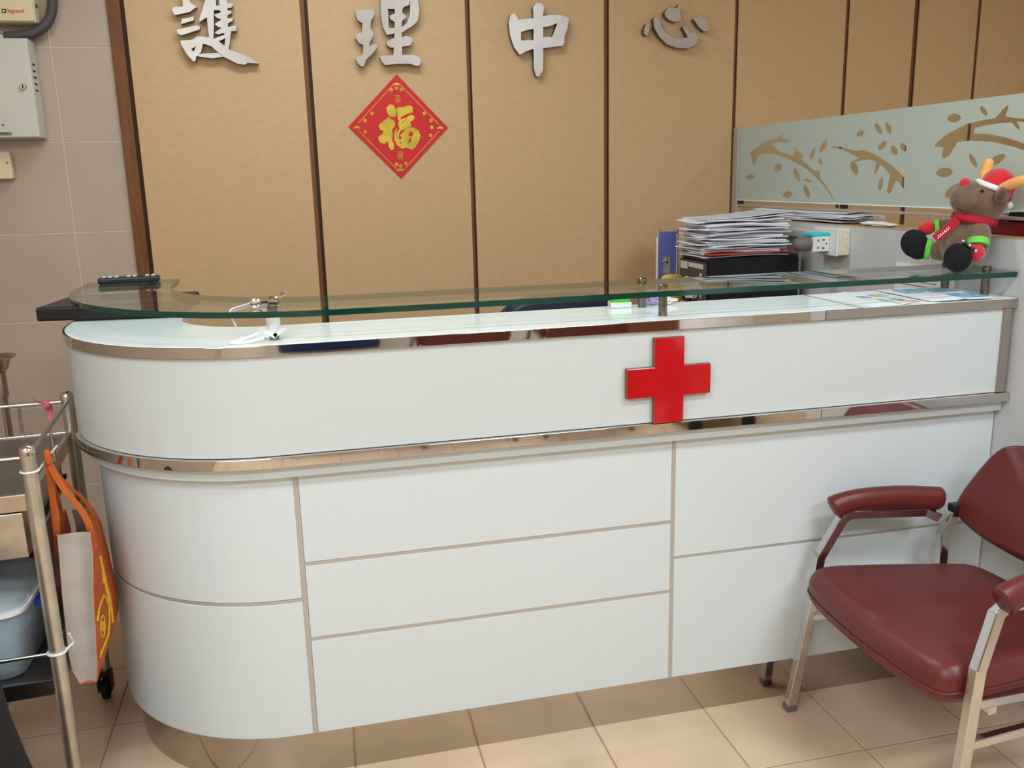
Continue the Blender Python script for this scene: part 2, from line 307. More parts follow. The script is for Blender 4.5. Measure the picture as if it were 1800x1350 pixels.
D_FL=[(0.3193,1.7081),(0.2899,1.6814),(0.289,1.6385),(0.525,1.7066),(0.5507,1.679),(0.5529,1.6532),(0.5465,1.6224),(0.4198,1.8024),(0.4394,1.7976),(0.3997,1.7962),(0.4046,1.5125),(0.4211,1.5056),(0.4417,1.515)]
D_CL=[[(0.4207,1.8197),(0.2574,1.658),(0.5851,1.6528),(0.4187,1.4926)],[(0.4218,1.7591),(0.421,1.5506)]]
FR_SH=[[(1.5626,1.5288),(1.5255,1.5419),(1.4888,1.5512),(1.4535,1.5673),(1.3899,1.5749),(1.3349,1.5792),(1.3092,1.5947),(1.3043,1.5761),(1.2538,1.5656),(1.2661,1.5561),(1.3335,1.5623),(1.3955,1.558),(1.3736,1.5469),(1.3168,1.5245),(1.2226,1.505),(1.2111,1.5212),(1.2129,1.5409),(1.1891,1.5237),(1.1599,1.513),(1.1497,1.503),(1.1579,1.4903),(1.1257,1.4766),(1.0749,1.4502),(1.0275,1.4464),(1.0312,1.4244),(0.9881,1.396),(0.9333,1.3528),(0.9299,1.3467),(0.9506,1.3588),(1.0056,1.3991),(1.0547,1.4245),(1.1175,1.4539),(1.1946,1.478),(1.2744,1.4998),(1.3641,1.5158),(1.4281,1.5211),(1.479,1.5191),(1.5074,1.5022),(1.5209,1.4811),(1.544,1.4851)],[(0.9963,1.5545),(0.9922,1.5496),(0.9936,1.5401),(1.0001,1.5286),(1.0129,1.519),(1.0257,1.5129),(1.0352,1.5122),(1.0395,1.5172),(1.038,1.5269),(1.0313,1.5385),(1.0184,1.5481),(1.0056,1.5539)],[(1.0713,1.5311),(1.0675,1.5272),(1.0674,1.5187),(1.071,1.508),(1.0797,1.4983),(1.0888,1.4917),(1.096,1.4902),(1.0998,1.4941),(1.0999,1.5027),(1.0962,1.5135),(1.0875,1.5232),(1.0783,1.5296)],[(1.0206,1.4675),(1.0266,1.4685),(1.0343,1.4727),(1.0415,1.4791),(1.0445,1.4862),(1.0443,1.4919),(1.041,1.4945),(1.035,1.4935),(1.0273,1.4892),(1.0201,1.4829),(1.0171,1.4758),(1.0173,1.4702)],[(1.3129,1.4782),(1.305,1.4732),(1.3024,1.4655),(1.3057,1.4569),(1.3182,1.451),(1.3325,1.4481),(1.3447,1.4491),(1.3527,1.454),(1.3554,1.4619),(1.352,1.4706),(1.3393,1.4765),(1.325,1.4792)],[(1.5246,1.429),(1.5288,1.424),(1.5411,1.4198),(1.5583,1.4176),(1.5759,1.42),(1.5892,1.4243),(1.5943,1.4294),(1.5899,1.4345),(1.5773,1.4387),(1.56,1.4409),(1.5425,1.4384),(1.5295,1.4341)],[(1.1664,1.4106),(1.1762,1.4124),(1.1899,1.4202),(1.2039,1.4318),(1.2113,1.4449),(1.2132,1.4552),(1.2089,1.4599),(1.1989,1.458),(1.1852,1.4501),(1.1714,1.4385),(1.1641,1.4256),(1.1622,1.4154)],[(1.0788,1.4079),(1.084,1.4063),(1.0958,1.4063),(1.111,1.408),(1.125,1.4119),(1.1346,1.416),(1.1371,1.4191),(1.1317,1.4208),(1.1197,1.4207),(1.1045,1.4189),(1.0906,1.4151),(1.0812,1.411)],[(1.0954,1.3502),(1.1051,1.3517),(1.1179,1.3587),(1.1303,1.3694),(1.1358,1.3816),(1.1361,1.3912),(1.1311,1.3958),(1.1212,1.3942),(1.1085,1.3871),(1.0963,1.3764),(1.0908,1.3644),(1.0905,1.3548)],[(1.2148,1.3651),(1.2161,1.3591),(1.2259,1.3527),(1.2416,1.3476),(1.2605,1.3473),(1.2762,1.3499),(1.2843,1.3546),(1.2829,1.3607),(1.2728,1.3672),(1.2568,1.3722),(1.2379,1.3723),(1.2226,1.3697)],[(0.7739,1.5733),(0.7728,1.5688),(0.7772,1.5635),(0.7858,1.5588),(0.7981,1.5573),(0.809,1.5581),(0.8158,1.561),(0.8168,1.5655),(0.8124,1.5709),(0.8036,1.5756),(0.7913,1.577),(0.7805,1.5761)],[(0.8009,1.4304),(0.8118,1.4318),(0.8255,1.4391),(0.8382,1.4502),(0.843,1.463),(0.8421,1.4732),(0.8357,1.4781),(0.8247,1.4766),(0.8111,1.4692),(0.7986,1.4581),(0.7939,1.4455),(0.7947,1.4354)],[(0.9833,1.5323),(0.9225,1.53),(0.8683,1.5215),(0.8156,1.5114),(0.7657,1.5127),(0.7206,1.4998),(0.6667,1.4814),(0.6187,1.4608),(0.5806,1.4396),(0.5502,1.4216),(0.5483,1.3861),(0.5818,1.4108),(0.5945,1.4053),(0.5999,1.3942),(0.6093,1.3774),(0.6197,1.3689),(0.6321,1.3772),(0.628,1.4025),(0.6195,1.4276),(0.6494,1.4502),(0.6789,1.4648),(0.682,1.4507),(0.7054,1.4253),(0.7034,1.451),(0.6987,1.4737),(0.7329,1.4801),(0.7769,1.4783),(0.8168,1.4733),(0.8276,1.4795),(0.7929,1.4874),(0.8243,1.497),(0.8944,1.5185)],[(0.6787,1.5586),(0.6864,1.5596),(0.6979,1.5652),(0.7101,1.5741),(0.7176,1.5845),(0.7205,1.5929),(0.718,1.597),(0.7102,1.5959),(0.6986,1.5901),(0.6865,1.5812),(0.6791,1.5709),(0.6762,1.5627)],[(0.6321,1.5577),(0.6397,1.559),(0.6496,1.5648),(0.6592,1.5736),(0.6636,1.5834),(0.6639,1.5912),(0.66,1.5948),(0.6524,1.5934),(0.6425,1.5875),(0.6329,1.5787),(0.6286,1.569),(0.6283,1.5613)],[(0.6527,1.5361),(0.6502,1.5316),(0.6527,1.5247),(0.6596,1.517),(0.6713,1.5119),(0.6825,1.5095),(0.6902,1.5106),(0.6928,1.5151),(0.6902,1.5222),(0.6831,1.5299),(0.6713,1.5349),(0.6602,1.5372)],[(0.5931,1.4913),(0.6012,1.4912),(0.6119,1.4948),(0.6223,1.5012),(0.627,1.5096),(0.6273,1.5167),(0.6231,1.5208),(0.6149,1.5208),(0.6043,1.5171),(0.594,1.5107),(0.5893,1.5024),(0.589,1.4953)],[(0.5531,1.5012),(0.5601,1.5012),(0.5691,1.5045),(0.5777,1.5101),(0.5812,1.5173),(0.581,1.5234),(0.5771,1.5268),(0.57,1.5268),(0.561,1.5234),(0.5526,1.5178),(0.5491,1.5107),(0.5493,1.5046)],[(0.6634,1.4219),(0.6587,1.4185),(0.6556,1.4104),(0.6551,1.3998),(0.6594,1.3895),(0.6652,1.3823),(0.671,1.38),(0.6758,1.3834),(0.6789,1.3915),(0.6794,1.4023),(0.675,1.4125),(0.6692,1.4197)],[(0.316,1.5886),(0.318,1.5829),(0.3269,1.5779),(0.3404,1.5748),(0.3558,1.5769),(0.3682,1.5814),(0.374,1.5869),(0.3719,1.5928),(0.3627,1.5978),(0.349,1.6008),(0.3337,1.5985),(0.3217,1.5941)],[(0.3316,1.4363),(0.3347,1.4297),(0.3463,1.4237),(0.3633,1.4198),(0.382,1.4218),(0.3967,1.4266),(0.4033,1.4328),(0.4,1.4396),(0.388,1.4456),(0.3707,1.4493),(0.3522,1.4472),(0.3379,1.4424)],[(0.2142,1.5855),(0.2194,1.5857),(0.2275,1.5894),(0.2362,1.5955),(0.2419,1.603),(0.2442,1.6093),(0.2427,1.6126),(0.2374,1.6123),(0.2293,1.6085),(0.2206,1.6024),(0.2151,1.595),(0.2127,1.5888)],[(0.2354,1.4466),(0.2415,1.4478),(0.251,1.4538),(0.2614,1.463),(0.2683,1.4736),(0.2714,1.482),(0.2698,1.486),(0.2636,1.4848),(0.2541,1.4787),(0.2437,1.4695),(0.2369,1.459),(0.2339,1.4507)],[(0.1335,1.4788),(0.1333,1.4728),(0.1406,1.4643),(0.1535,1.4556),(0.1705,1.4507),(0.1851,1.4492),(0.1935,1.4516),(0.1936,1.4577),(0.1859,1.4664),(0.1727,1.4752),(0.1558,1.4799),(0.1415,1.4813)],[(0.2917,1.402),(0.2897,1.3948),(0.2959,1.3839),(0.3086,1.3719),(0.3273,1.364),(0.3444,1.3605),(0.3551,1.3624),(0.3572,1.3697),(0.3507,1.381),(0.3375,1.393),(0.3187,1.4007),(0.302,1.404)],[(0.4207,1.5113),(0.4086,1.5236),(0.3799,1.54),(0.3404,1.553),(0.2917,1.5674),(0.2404,1.5738),(0.1809,1.577),(0.158,1.5984),(0.1433,1.6076),(0.1378,1.6015),(0.1459,1.5793),(0.1107,1.5724),(0.0496,1.5651),(0.0485,1.5573),(0.1033,1.5629),(0.0904,1.5464),(0.0941,1.5398),(0.1216,1.5618),(0.1725,1.5626),(0.2283,1.5588),(0.2552,1.5556),(0.2602,1.5403),(0.2019,1.5362),(0.1354,1.5237),(0.0403,1.4971),(0.0379,1.4792),(0.1006,1.497),(0.1825,1.5141),(0.2683,1.5213),(0.3217,1.5199),(0.3376,1.5007),(0.3504,1.4836),(0.372,1.4753),(0.3842,1.482),(0.3797,1.5072)]]
CORD=[(-0.1,0.2274,1.181),(-0.1315,0.1252,1.181),(-0.1582,0.078,1.181),(-0.1585,0.066,1.17),(-0.148,0.058,1.1464),(-0.141,0.0985,1.1125),(-0.1285,0.0703,1.1125),(-0.1149,0.1286,1.1125),(-0.0961,0.1883,1.118),(-0.0739,0.1673,1.128)]
# ================================================================ SETTING
X0, X1, Y0, YW = -1.871, 3.552, -3.395, 1.70
struct('floor', MB().box(X0, X1, Y0, YW+.02, -.12, -.0012), 'floor_grout')
FLOOR = bpy.data.objects['floor']
def tile_mb(w, h, t, ch):
    a, b = w/2, h/2
    v = [(-a, -b, -t), (a, -b, -t), (a, b, -t), (-a, b, -t), (-a, -b, -ch), (a, -b, -ch), (a, b, -ch), (-a, b, -ch), (-a+ch, -b+ch, 0), (a-ch, -b+ch, 0), (a-ch, b-ch, 0), (-a+ch, b-ch, 0)]
    f = [(3, 2, 1, 0), (8, 9, 10, 11)]
    for i in range(4):
        j = (i+1) % 4; f += [(i, j, 4+j, 4+i), (4+i, 4+j, 8+j, 8+i)]
    return MB().add(v, f)
TX, TY = .319, .318
ft = mesh('floor_tile', tile_mb(TX-.004, TY-.004, .008, .0015), 'floor_tile')
for i in range(17):
    for j in range(16):
        o = obj('floor_tile', ft, None, FLOOR, local=True)
        o.location = (-.595-4*TX+TX*(i+.5), -.215-10*TY+TY*(j+.5), random.uniform(-.0002, .0002))

# back wall: tiled at the left, wood panelling to the right
wb = struct('wall_back', MB().box(X0-.1, X1+.1, YW+.014, YW+.15, 0, CEIL), 'wall_grout')
obj('grout_bed', MB().box(X0, -.6, YW+.0032, YW+.0139, 0, CEIL), 'wall_grout', wb)
zl = [1.945+.3285*k for k in range(3, -7, -1)]
xl = [-.81-.33*k for k in range(-1, 4)]
TM = {}
for a in range(len(zl)-1):
    z1, z0 = min(zl[a], CEIL), max(zl[a+1], 0)
    if z1-z0 < .02: continue
    for b in range(len(xl)-1):
        xb, xa = min(xl[b], -.604), max(xl[b+1], X0)
        if xb-xa < .02: continue
        k = (round(xb-xa, 3), round(z1-z0, 3))
        if k not in TM:
            mb = tile_mb(k[0]-.003, k[1]-.003, .012, .0012)
            mb.v = [(x, z, y) for x, y, z in mb.v]; mb.v = [(x, -y, z) for x, y, z in mb.v]; mb.f = [f[::-1] for f in mb.f]
            mb.f = [f[::-1] for f in mb.f]
            TM[k] = mesh('wall_tile', mb, 'wall_tile')
        o = obj('wall_tile', TM[k], None, wb, local=True); o.location = ((xa+xb)/2, YW+.002, (z0+z1)/2)
# grooves (dark backing) and panels
struct('trim_1', MB().box(-.606, -.561, YW-.012, YW+.02, 0, CEIL), 'dark_wood', bevel=.002)
gaps = [(-.561, -.548), (.071, .1), (.703, .722), (1.276, 1.298), (1.856, 1.872), (2.378, 2.396), (2.715, 2.740), (3.040, 3.056), (3.40, 3.416)]
obj('groove_backing', MB().box(-.57, X1, YW+.006, YW+.016, 0, CEIL), 'groove', wb)
for i in range(len(gaps)):
    xa = gaps[i][1]; xb = gaps[i+1][0] if i+1 < len(gaps) else X1
    obj('wood_panel', MB().box(xa, xb, YW, YW+.012, 0, CEIL), 'wood_panel', wb, bevel=.0015)
    if i > 0:
        g0, g1 = gaps[i]
        obj('groove_strip', MB().box(g0, g0+(g1-g0)*.55, YW+.002, YW+.01, 0, CEIL), 'dark_wood', wb)

wl = struct('wall_left', MB().box(X0-.1, X0, Y0, YW+.02, 0, CEIL), 'wall_tile')
wr = struct('wall_right', MB().box(X1, X1+.1, Y0, YW+.02, 0, CEIL), 'plaster')
wf = struct('wall_front', MB().box(X0-.1, X1+.1, Y0-.1, Y0, 0, CEIL), 'plaster')
struct('ceiling', MB().box(X0-.1, X1+.1, Y0-.1, YW+.15, CEIL, CEIL+.1), 'ceiling_paint')
struct('added_trim_2', MB().box(X0, 1.75, Y0, Y0+.015, .82, .94), 'dark_wood')  # dado rails and baseboard are unseen, added for variety in the chrome reflections
struct('added_trim_3', MB().box(2.75, X1, Y0, Y0+.015, .82, .94), 'dark_wood')
struct('added_baseboard', MB().box(X0, 1.75, Y0, Y0+.015, 0, .1), 'dark_wood')
dr = struct('added_door', MB().box(1.8, 2.7, Y0, Y0+.035, 0, 2.08), 'door_wood', bevel=.004)  # unseen door, added so the chrome bands reflect something dark
obj('door_frame', MB().box(1.74, 1.8, Y0, Y0+.05, 0, 2.14).box(2.7, 2.76, Y0, Y0+.05, 0, 2.14).box(1.8, 2.7, Y0, Y0+.05, 2.08, 2.14), 'dark_wood', dr)
obj('door_handle', MB().tube([(1.88, Y0+.035, 1.0), (1.88, Y0+.08, 1.0), (1.99, Y0+.085, 1.0)], .01), 'steel_trim', dr, smooth=40)

# ceiling lamps, each with its own light
for i, (lx, ly, pw, ax) in enumerate(LIGHTS):
    w, h = (1.2, .3) if ax else (.3, 1.2)
    nm = ['nearest the counter, above its left half', 'nearest the counter, above its right half', 'at the back left of the waiting area', 'at the back right of the waiting area', 'behind the counter', 'beyond the frosted screen'][i]
    t = thing('ceiling_light', 'white fluorescent ceiling light panel '+nm, 'ceiling light', (lx, ly, CEIL-.03), 'ceiling light panels')
    fr = MB().box(lx-w/2-.03, lx+w/2+.03, ly-h/2-.03, ly-h/2, CEIL-.03, CEIL-.002).box(lx-w/2-.03, lx+w/2+.03, ly+h/2, ly+h/2+.03, CEIL-.03, CEIL-.002).box(lx-w/2-.03, lx-w/2, ly-h/2, ly+h/2, CEIL-.03, CEIL-.002).box(lx+w/2, lx+w/2+.03, ly-h/2, ly+h/2, CEIL-.03, CEIL-.002)
    obj('frame', fr, 'lamp_frame', t)
    obj('diffuser', MB().box(lx-w/2, lx+w/2, ly-h/2, ly+h/2, CEIL-.012, CEIL-.002), 'diffuser', t)
    L = bpy.data.lights.new('tube_light', 'AREA'); L.shape = 'RECTANGLE'; L.size = w*.95; L.size_y = h*.9; L.energy = pw; L.color = LIGHT_COL
    lo = bpy.data.objects.new('tube_light', L); COL.objects.link(lo); lo.parent = t; lo.location = (0, 0, .012)

# half-height partition at the right end of the counter, with its timber cap
XP = 1.836
pt = struct('wall_partition', MB().box(XP, XP+.16, -1.0, YW, 0, 1.2605), 'partition_grey')
obj('partition_cap', MB().box(XP, XP+.16, -1.0, YW, 1.261, 1.264), 'desk_wood', pt)
bpy.data.objects['partition_cap'].data.materials[0] = MATS['wood_panel']

# ================================================================ RECEPTION COUNTER
CT = 1.109
def arcp(cx, cy, R, n=20): return [(cx+R*math.cos(a), cy+R*math.sin(a)) for a in [pi*1.5-pi/2*k/n for k in range(n+1)]]
def cpath(off, xr=1.833, yend=1.0, n=20):
    return [(xr, off)]+arcp(-.085, .5, .5-off, n)+[(-.585+off, yend)]
def strip(mb, pa, pb, z0, z1):
    return mb.rings([[(a[0], a[1], z0), (b[0], b[1], z0), (b[0], b[1], z1), (a[0], a[1], z1)] for a, b in zip(pa, pb)])
ctr = thing('reception_counter', 'long white laminate reception counter with rounded left end and chrome bands', 'counter', (.6, .3, 0))
def cstrip(name, o0, o1, z0, z1, m, xr=1.833, yend=1.0, bevel=0, label=None):
    o = obj(name, strip(MB(), cpath(o0, xr, yend), cpath(o1, xr, yend), z0, z1), m, ctr, smooth=30, bevel=bevel)
    if label: o['label'] = label
    return o
cstrip('plinth', .062, .09, 0, .128, 'kick_steel', label='polished steel kick plinth')
cstrip('carcass', .05, .1, .129, 1.08, 'laminate')
cstrip('upper_fascia', 0, .03, .856, 1.083, 'laminate_h', xr=1.797, bevel=.001)
obj('end_trim', MB().box(1.797, 1.824, -.004, .03, .856, 1.083), 'steel_trim', ctr, bevel=.001)
# chrome bands, each in two lengths
for nm, o0, z0, z1 in (('top_band', -.009, 1.084, 1.1085), ('middle_band', -.013, .831, .855)):
    obj(nm, strip(MB(), cpath(o0, 1.268), cpath(.012, 1.268), z0, z1), 'chrome', ctr, smooth=30, bevel=.001)
    obj(nm, MB().box(1.2688, 1.833, o0, .012, z0, z1), 'steel_trim' if nm == 'top_band' else 'chrome', ctr, bevel=.001)
cstrip('shadow_gap', .012, .05, .80, .831, 'laminate')
# lower panels between metal strips
P0, P1 = .035, .052
S1, S2 = -.047, .887
def straight(xa, xb, z0, z1): obj('panel', MB().box(xa, xb, P0, P1, z0, z1), 'laminate', ctr, bevel=.0012)
def cur(o0, o1, z0, z1, m, nm, yend=1.0, bev=.0012):
    pa = [(S1-.0055, o0)]+arcp(-.085, .5, .5-o0)+[(-.585+o0, yend)]; pb = [(S1-.0055, o1)]+arcp(-.085, .5, .5-o1)+[(-.585+o1, yend)]
    return obj(nm, strip(MB(), pa, pb, z0, z1), m, ctr, smooth=30, bevel=bev)
cur(P0, P1, .49, .829, 'laminate', 'panel'); cur(P0, P1, .129, .481, 'laminate', 'panel'); cur(P0+.0015, P1, .482, .489, 'alu_strip', 'metal_strip', bev=0)
for z0, z1 in ((.579, .829), (.385, .57), (.129, .376)): straight(S1+.0065, S2-.0055, z0, z1)
for z in (.5745, .3805): obj('metal_strip', MB().box(S1+.006, S2-.005, P0+.0015, P1, z-.004, z+.004), 'alu_strip', ctr)
for z0, z1 in ((.478, .829), (.129, .47)): straight(S2+.0055, 1.833, z0, z1)
obj('metal_strip', MB().box(S2+.005, 1.833, P0+.0015, P1, .4705, .4775), 'alu_strip', ctr)
for x in (S1, S2): obj('metal_strip', MB().box(x-.0052, x+.0058, P0+.001, P1, .129, .83), 'alu_strip', ctr)
# ledge board and white glass top in two panes
obj('ledge_board', strip(MB(), cpath(.012), cpath(.268), 1.084, 1.1025), 'laminate', ctr, smooth=30)
obj('glass_top', strip(MB(), cpath(-.004, 1.371), cpath(.272, 1.371), 1.103, CT), 'white_glass', ctr, smooth=30, bevel=.001)
obj('glass_top', MB().box(1.3755, 1.833, -.004, .272, 1.103, CT), 'white_glass', ctr, bevel=.001)
obj('top_joint', MB().box(1.3711, 1.3754, -.003, .271, 1.103, 1.10905), 'groove', ctr)
# inner worktop and its back panel, used by the staff
obj('worktop', MB().box(-.3, 1.83, .102, .62, .72, .75), 'desk_wood', ctr, bevel=.002)
obj('support_panel', MB().box(1.79, 1.81, .11, .6, 0, .72), 'laminate', ctr)
obj('support_panel', MB().box(-.28, -.26, .55, .62, 0, .72), 'laminate', ctr)

# red cross
rc = thing('red_cross_sign', 'glossy red cross sign fixed to the white counter front', 'sign', (.85, -.006, .96))
cx0, cx1, cz0, cz1, ax0, ax1, az0, az1 = .741, .957, .857, 1.068, .811, .887, .924, .997
cp = [(ax0, cz0), (ax1, cz0), (ax1, az0), (cx1, az0), (cx1, az1), (ax1, az1), (ax1, cz1), (ax0, cz1), (ax0, az1), (cx0, az1), (cx0, az0), (ax0, az0)]
obj('cross_body', MB().prism(cp, lambda u, w, d: (u, d, w), -.001, -.0135), 'cross_edge', rc)
obj('cross_face', MB().prism(cp, lambda u, w, d: (u, d, w), -.0138, -.0165), 'red_acrylic', rc, bevel=.0008)

# ================================================================ GLASS SHELF ON STANDOFFS
GZ0, GZ1 = 1.1645, 1.178
def gpath(off, xr=1.83, yend=.87, n=28): return [(xr, off)]+arcp(.084, .69, .69-off, n)+[(-.606+off, yend)]
gs = thing('glass_shelf', 'long clear green-edged glass shelf raised above the counter top', 'glass shelf', (.6, .1, CT))
mb = MB(); pa, pb = gpath(0), gpath(.25); n = len(pa)
mb.rings([[(a[0], a[1], GZ0), (b[0], b[1], GZ0), (b[0], b[1], GZ1), (a[0], a[1], GZ1)] for a, b in zip(pa, pb)])
k = 0
for i in range(n-1):
    for j in range(4): mb.mi[k] = 0 if j in (0, 2) else 1; k += 1
mb.mi[k] = 1; mb.mi[k+1] = 1
obj('glass_pane', mb, ['shelf_glass', 'edge_green'], gs, smooth=30)
for x, y in ((-.067, .06), (.862, .061), (1.806, .082), (.869, .219), (1.803, .236), (-.42, .80), (-.067, .22)):
    p = obj('standoff', MB().lathe([(.0108, CT+.0002), (.0108, GZ0)], 18, (x, y, 0)), 'post_steel', gs, smooth=40)
    obj('cap', MB().lathe([(.0112, GZ1), (.0116, GZ1+.0015), (.0112, GZ1+.007), (.009, GZ1+.009)], 18, (x, y, 0)), 'post_steel', p, smooth=40)
# ================================================================ WALL LETTERS AND NEW YEAR DIAMOND
def wallmap(u, w, d): return (u, d, w)
def letters(name, polys, label):
    c = polys[0][0]
    t = thing(name, label, 'sign letter', (c[0], 1.69, c[1]), 'steel letters on the wood wall')
    a = MB(); b = MB()
    for i, p in enumerate(polys):
        a.prism(p, wallmap, 1.667-i*.00004, 1.6715)
        b.prism([(u+.0006, w) for u, w in p], wallmap, 1.6716, 1.6995)
    obj('face', a, 'letter_steel', t); obj('return_edge', b, 'letter_side', t)
letters('wall_letter', G_HU, 'polished steel calligraphy character with many strokes, leftmost above the diamond')
letters('wall_letter', G_LI, 'polished steel calligraphy character directly above the red diamond')
letters('wall_letter', G_ZH, 'polished steel character shaped as a box pierced by a vertical stroke')
letters('wall_letter', G_XI, 'polished steel character of one curved hook with three dots')

t = thing('new_year_diamond', 'red paper diamond with gold lucky character hung on the wood wall', 'wall decoration', (.42, 1.7, 1.66))
obj('paper', MB().prism(D_C[0], wallmap, 1.6975, 1.6998), 'red_paper', t)
q = D_C[1]; ln = MB()
for i in range(4):
    a = Vector((q[i][0], q[i][1])); b = Vector((q[(i+1) % 4][0], q[(i+1) % 4][1])); d = (b-a).normalized(); nn = Vector((-d.y, d.x))*.0011; a2 = a+d*.018; b2 = b-d*.018
    ln.prism([tuple(a2-nn), tuple(b2-nn), tuple(b2+nn), tuple(a2+nn)], wallmap, 1.697, 1.6976)
obj('gold_border', ln, 'gold_foil', t)
fu = MB()
for i, p in enumerate(G_FU): fu.prism([(v.x, v.y) for v in [Vector((a, b)) for a, b in p]], wallmap, 1.6968-i*.00003, 1.6976)
fo = obj('lucky_character', fu, 'gold_foil', t)
ho = MB()
for p in G_FUR: ho.prism(p, wallmap, 1.6962, 1.6968)
obj('counter_form', ho, 'red_paper', fo)
for u, w in D_FL:
    f = MB(); s = .0085
    for k in range(5):
        a = 2*pi*k/5+.3; c = (u+math.cos(a)*s*.55, w+math.sin(a)*s*.55)
        f.prism([(c[0]+math.cos(b)*s*.34, c[1]+math.sin(b)*s*.34) for b in [2*pi*j/7 for j in range(7)]], wallmap, 1.697, 1.6976)
    obj('gold_flower', f, 'gold_foil', t)
for u, w in D_CL[0]:
    f = MB()
    for du in (-1, 0, 1):
        f.prism([(u+du*.007+math.cos(b)*.006, w-abs(du)*.003+math.sin(b)*.004) for b in [2*pi*j/9 for j in range(9)]], wallmap, 1.697-.00003*du, 1.6976)
    obj('gold_cloud', f, 'gold_foil', t)
for u, w in D_CL[1]:
    f = MB(); s = .0105; b = .0018
    for x0, x1, z0, z1 in ((-s, s, s-b, s), (-s, s, -s, -s+b), (s-b, s, -s, s), (-s, -s+b, -s, 0), (-s*.5, s*.5, -b/2, b/2), (-s*.5, -s*.5+b, -s*.6, s*.6), (s*.1, s*.1+b, -s*.6, s*.5), (-s*.5, s*.6, -s*.6, -s*.6+b)):
        f.prism([(u+x0, w+z0), (u+x1, w+z0), (u+x1, w+z1), (u+x0, w+z1)], wallmap, 1.697, 1.6976)
    dz = .0155 if w > 1.66 else -.0155
    for j in range(5):
        f.prism([(u-.01+j*.0042, w+dz-.0013), (u-.0072+j*.0042, w+dz-.0013), (u-.0072+j*.0042, w+dz+.0013), (u-.01+j*.0042, w+dz+.0013)], wallmap, 1.697, 1.6976)
    obj('gold_seal', f, 'gold_foil', t)

# ================================================================ FROSTED SCREEN ABOVE THE PARTITION
GX = 1.875; SY0, SY1, SB, ST = -.55, 1.675, 1.334, 1.634
fs = thing('frosted_screen', 'frosted glass screen with leafy branch pattern above the grey partition', 'glass screen', (GX, .5, 1.264))
obj('clear_pane', MB().box(GX+.0004, GX+.0085, SY0, SY1, SB, ST), 'pane_clear', fs)
cu = bpy.data.curves.new('film', 'CURVE'); cu.dimensions = '2D'; cu.fill_mode = 'BOTH'
def spl(P):
    s = cu.splines.new('POLY'); s.points.add(len(P)-1); s.use_cyclic_u = True
    for p, (a, b) in zip(s.points, P): p.co = (a, b, 0, 1)
spl([(SY0, SB), (SY1, SB), (SY1, ST), (SY0, ST)])
for p in FR_SH: spl([(max(SY0+.004, min(SY1-.004, a)), max(SB+.004, min(ST-.004, b))) for a, b in p])
to = bpy.data.objects.new('tmp', cu); COL.objects.link(to)
me = bpy.data.meshes.new_from_object(to.evaluated_get(bpy.context.evaluated_depsgraph_get())); bpy.data.objects.remove(to)
L = wloc(fs)
for v in me.vertices: v.co = Vector((GX, v.co.x, v.co.y))-L
me.materials.clear(); me.materials.append(MATS['frost_film']); me.name = 'frosted_film'
o = bpy.data.objects.new('frosted_film', me); COL.objects.link(o); o.parent = fs
o['label'] = 'pale green frosted film with clear leaf shapes'
obj('glass_edge', MB().box(GX-.001, GX+.009, SY0, SY1, SB-.004, SB), 'white_glass', fs)
obj('wall_channel', MB().box(GX-.012, GX+.02, SY1-.02, YW, 1.262, ST+.002), 'alu_strip', fs, bevel=.002)
obj('lower_rail', MB().box(GX-.006, GX+.014, SY0, SY1, 1.307, 1.3155), 'alu_strip', fs, bevel=.002)
for y in (1.63, .86, -.2): obj('spacer', MB().box(GX-.004, GX+.012, y, y+.025, 1.3155, 1.33), 'groove', fs)

# ================================================================ LEFT WALL FITTINGS
t = thing('junction_box', 'cream plastic electrical box with red lettering at the top of the tiled wall', 'electrical box', (-1.0, YW, 2.03))
obj('body', MB().box(-1.16, -.831, 1.63, YW, 2.015, 2.36), 'cream_plastic', t, bevel=.006)
obj('lid', MB().box(-1.155, -.834, 1.618, 1.63, 2.018, 2.355), 'cream_plastic', t, bevel=.004)
tex_mesh('lettering', 'legrand', .0195, lambda x, y, z: (-.9145+x*.92, 1.6172-z, 2.0455+y), 'red_ink', t)
obj('logo_square', MB().box(-.932, -.919, 1.6165, 1.618, 2.044, 2.057), 'black_ink', t)
obj('logo_inner', MB().box(-.929, -.923, 1.616, 1.6165, 2.0475, 2.0535), 'cream_light', t)
obj('side_hole', MB().lathe([(.008, 0), (.008, .002)], 14, (-.831, 1.66, 2.075), Matrix.Rotation(pi/2, 3, 'Y')), 'dark_hole', t)

t = thing('metal_cabinet', 'off-white metal wall cabinet with round lock and side louvres', 'cabinet', (-1.05, YW, 1.626))
obj('body', MB().box(-1.3, -.862, 1.612, YW, 1.628, 1.962), 'metal_white', t, bevel=.003)
obj('door', MB().box(-1.298, -.8625, 1.6, 1.612, 1.63, 1.96), 'metal_white', t, bevel=.003)
lk = obj('lock', MB().lathe([(.0105, 0), (.0105, .008), (.008, .012)], 18, (-.892, 1.6, 1.8), Matrix.Rotation(pi/2, 3, 'X')), 'steel_trim', t, smooth=40)
obj('key_plate', MB().box(-.894, -.89, 1.586, 1.588, 1.794, 1.806), 'dark_hole', lk)
for k in range(5): obj('louvre', MB().box(-.8625, -.8605, 1.628, 1.66, 1.788+k*.022, 1.793+k*.022), 'dark_hole', t)
obj('screw_hole', MB().lathe([(.0035, 0), (.0035, .001)], 10, (-.976, 1.5998, 1.672), Matrix.Rotation(pi/2, 3, 'X')), 'dark_hole', t)
obj('rating_label', MB().box(-1.05, -.962, 1.5985, 1.6, 1.637, 1.648), 'green_label', t)
obj('rating_label', MB().box(-.961, -.951, 1.5985, 1.6, 1.637, 1.648), 'grey_label', t)

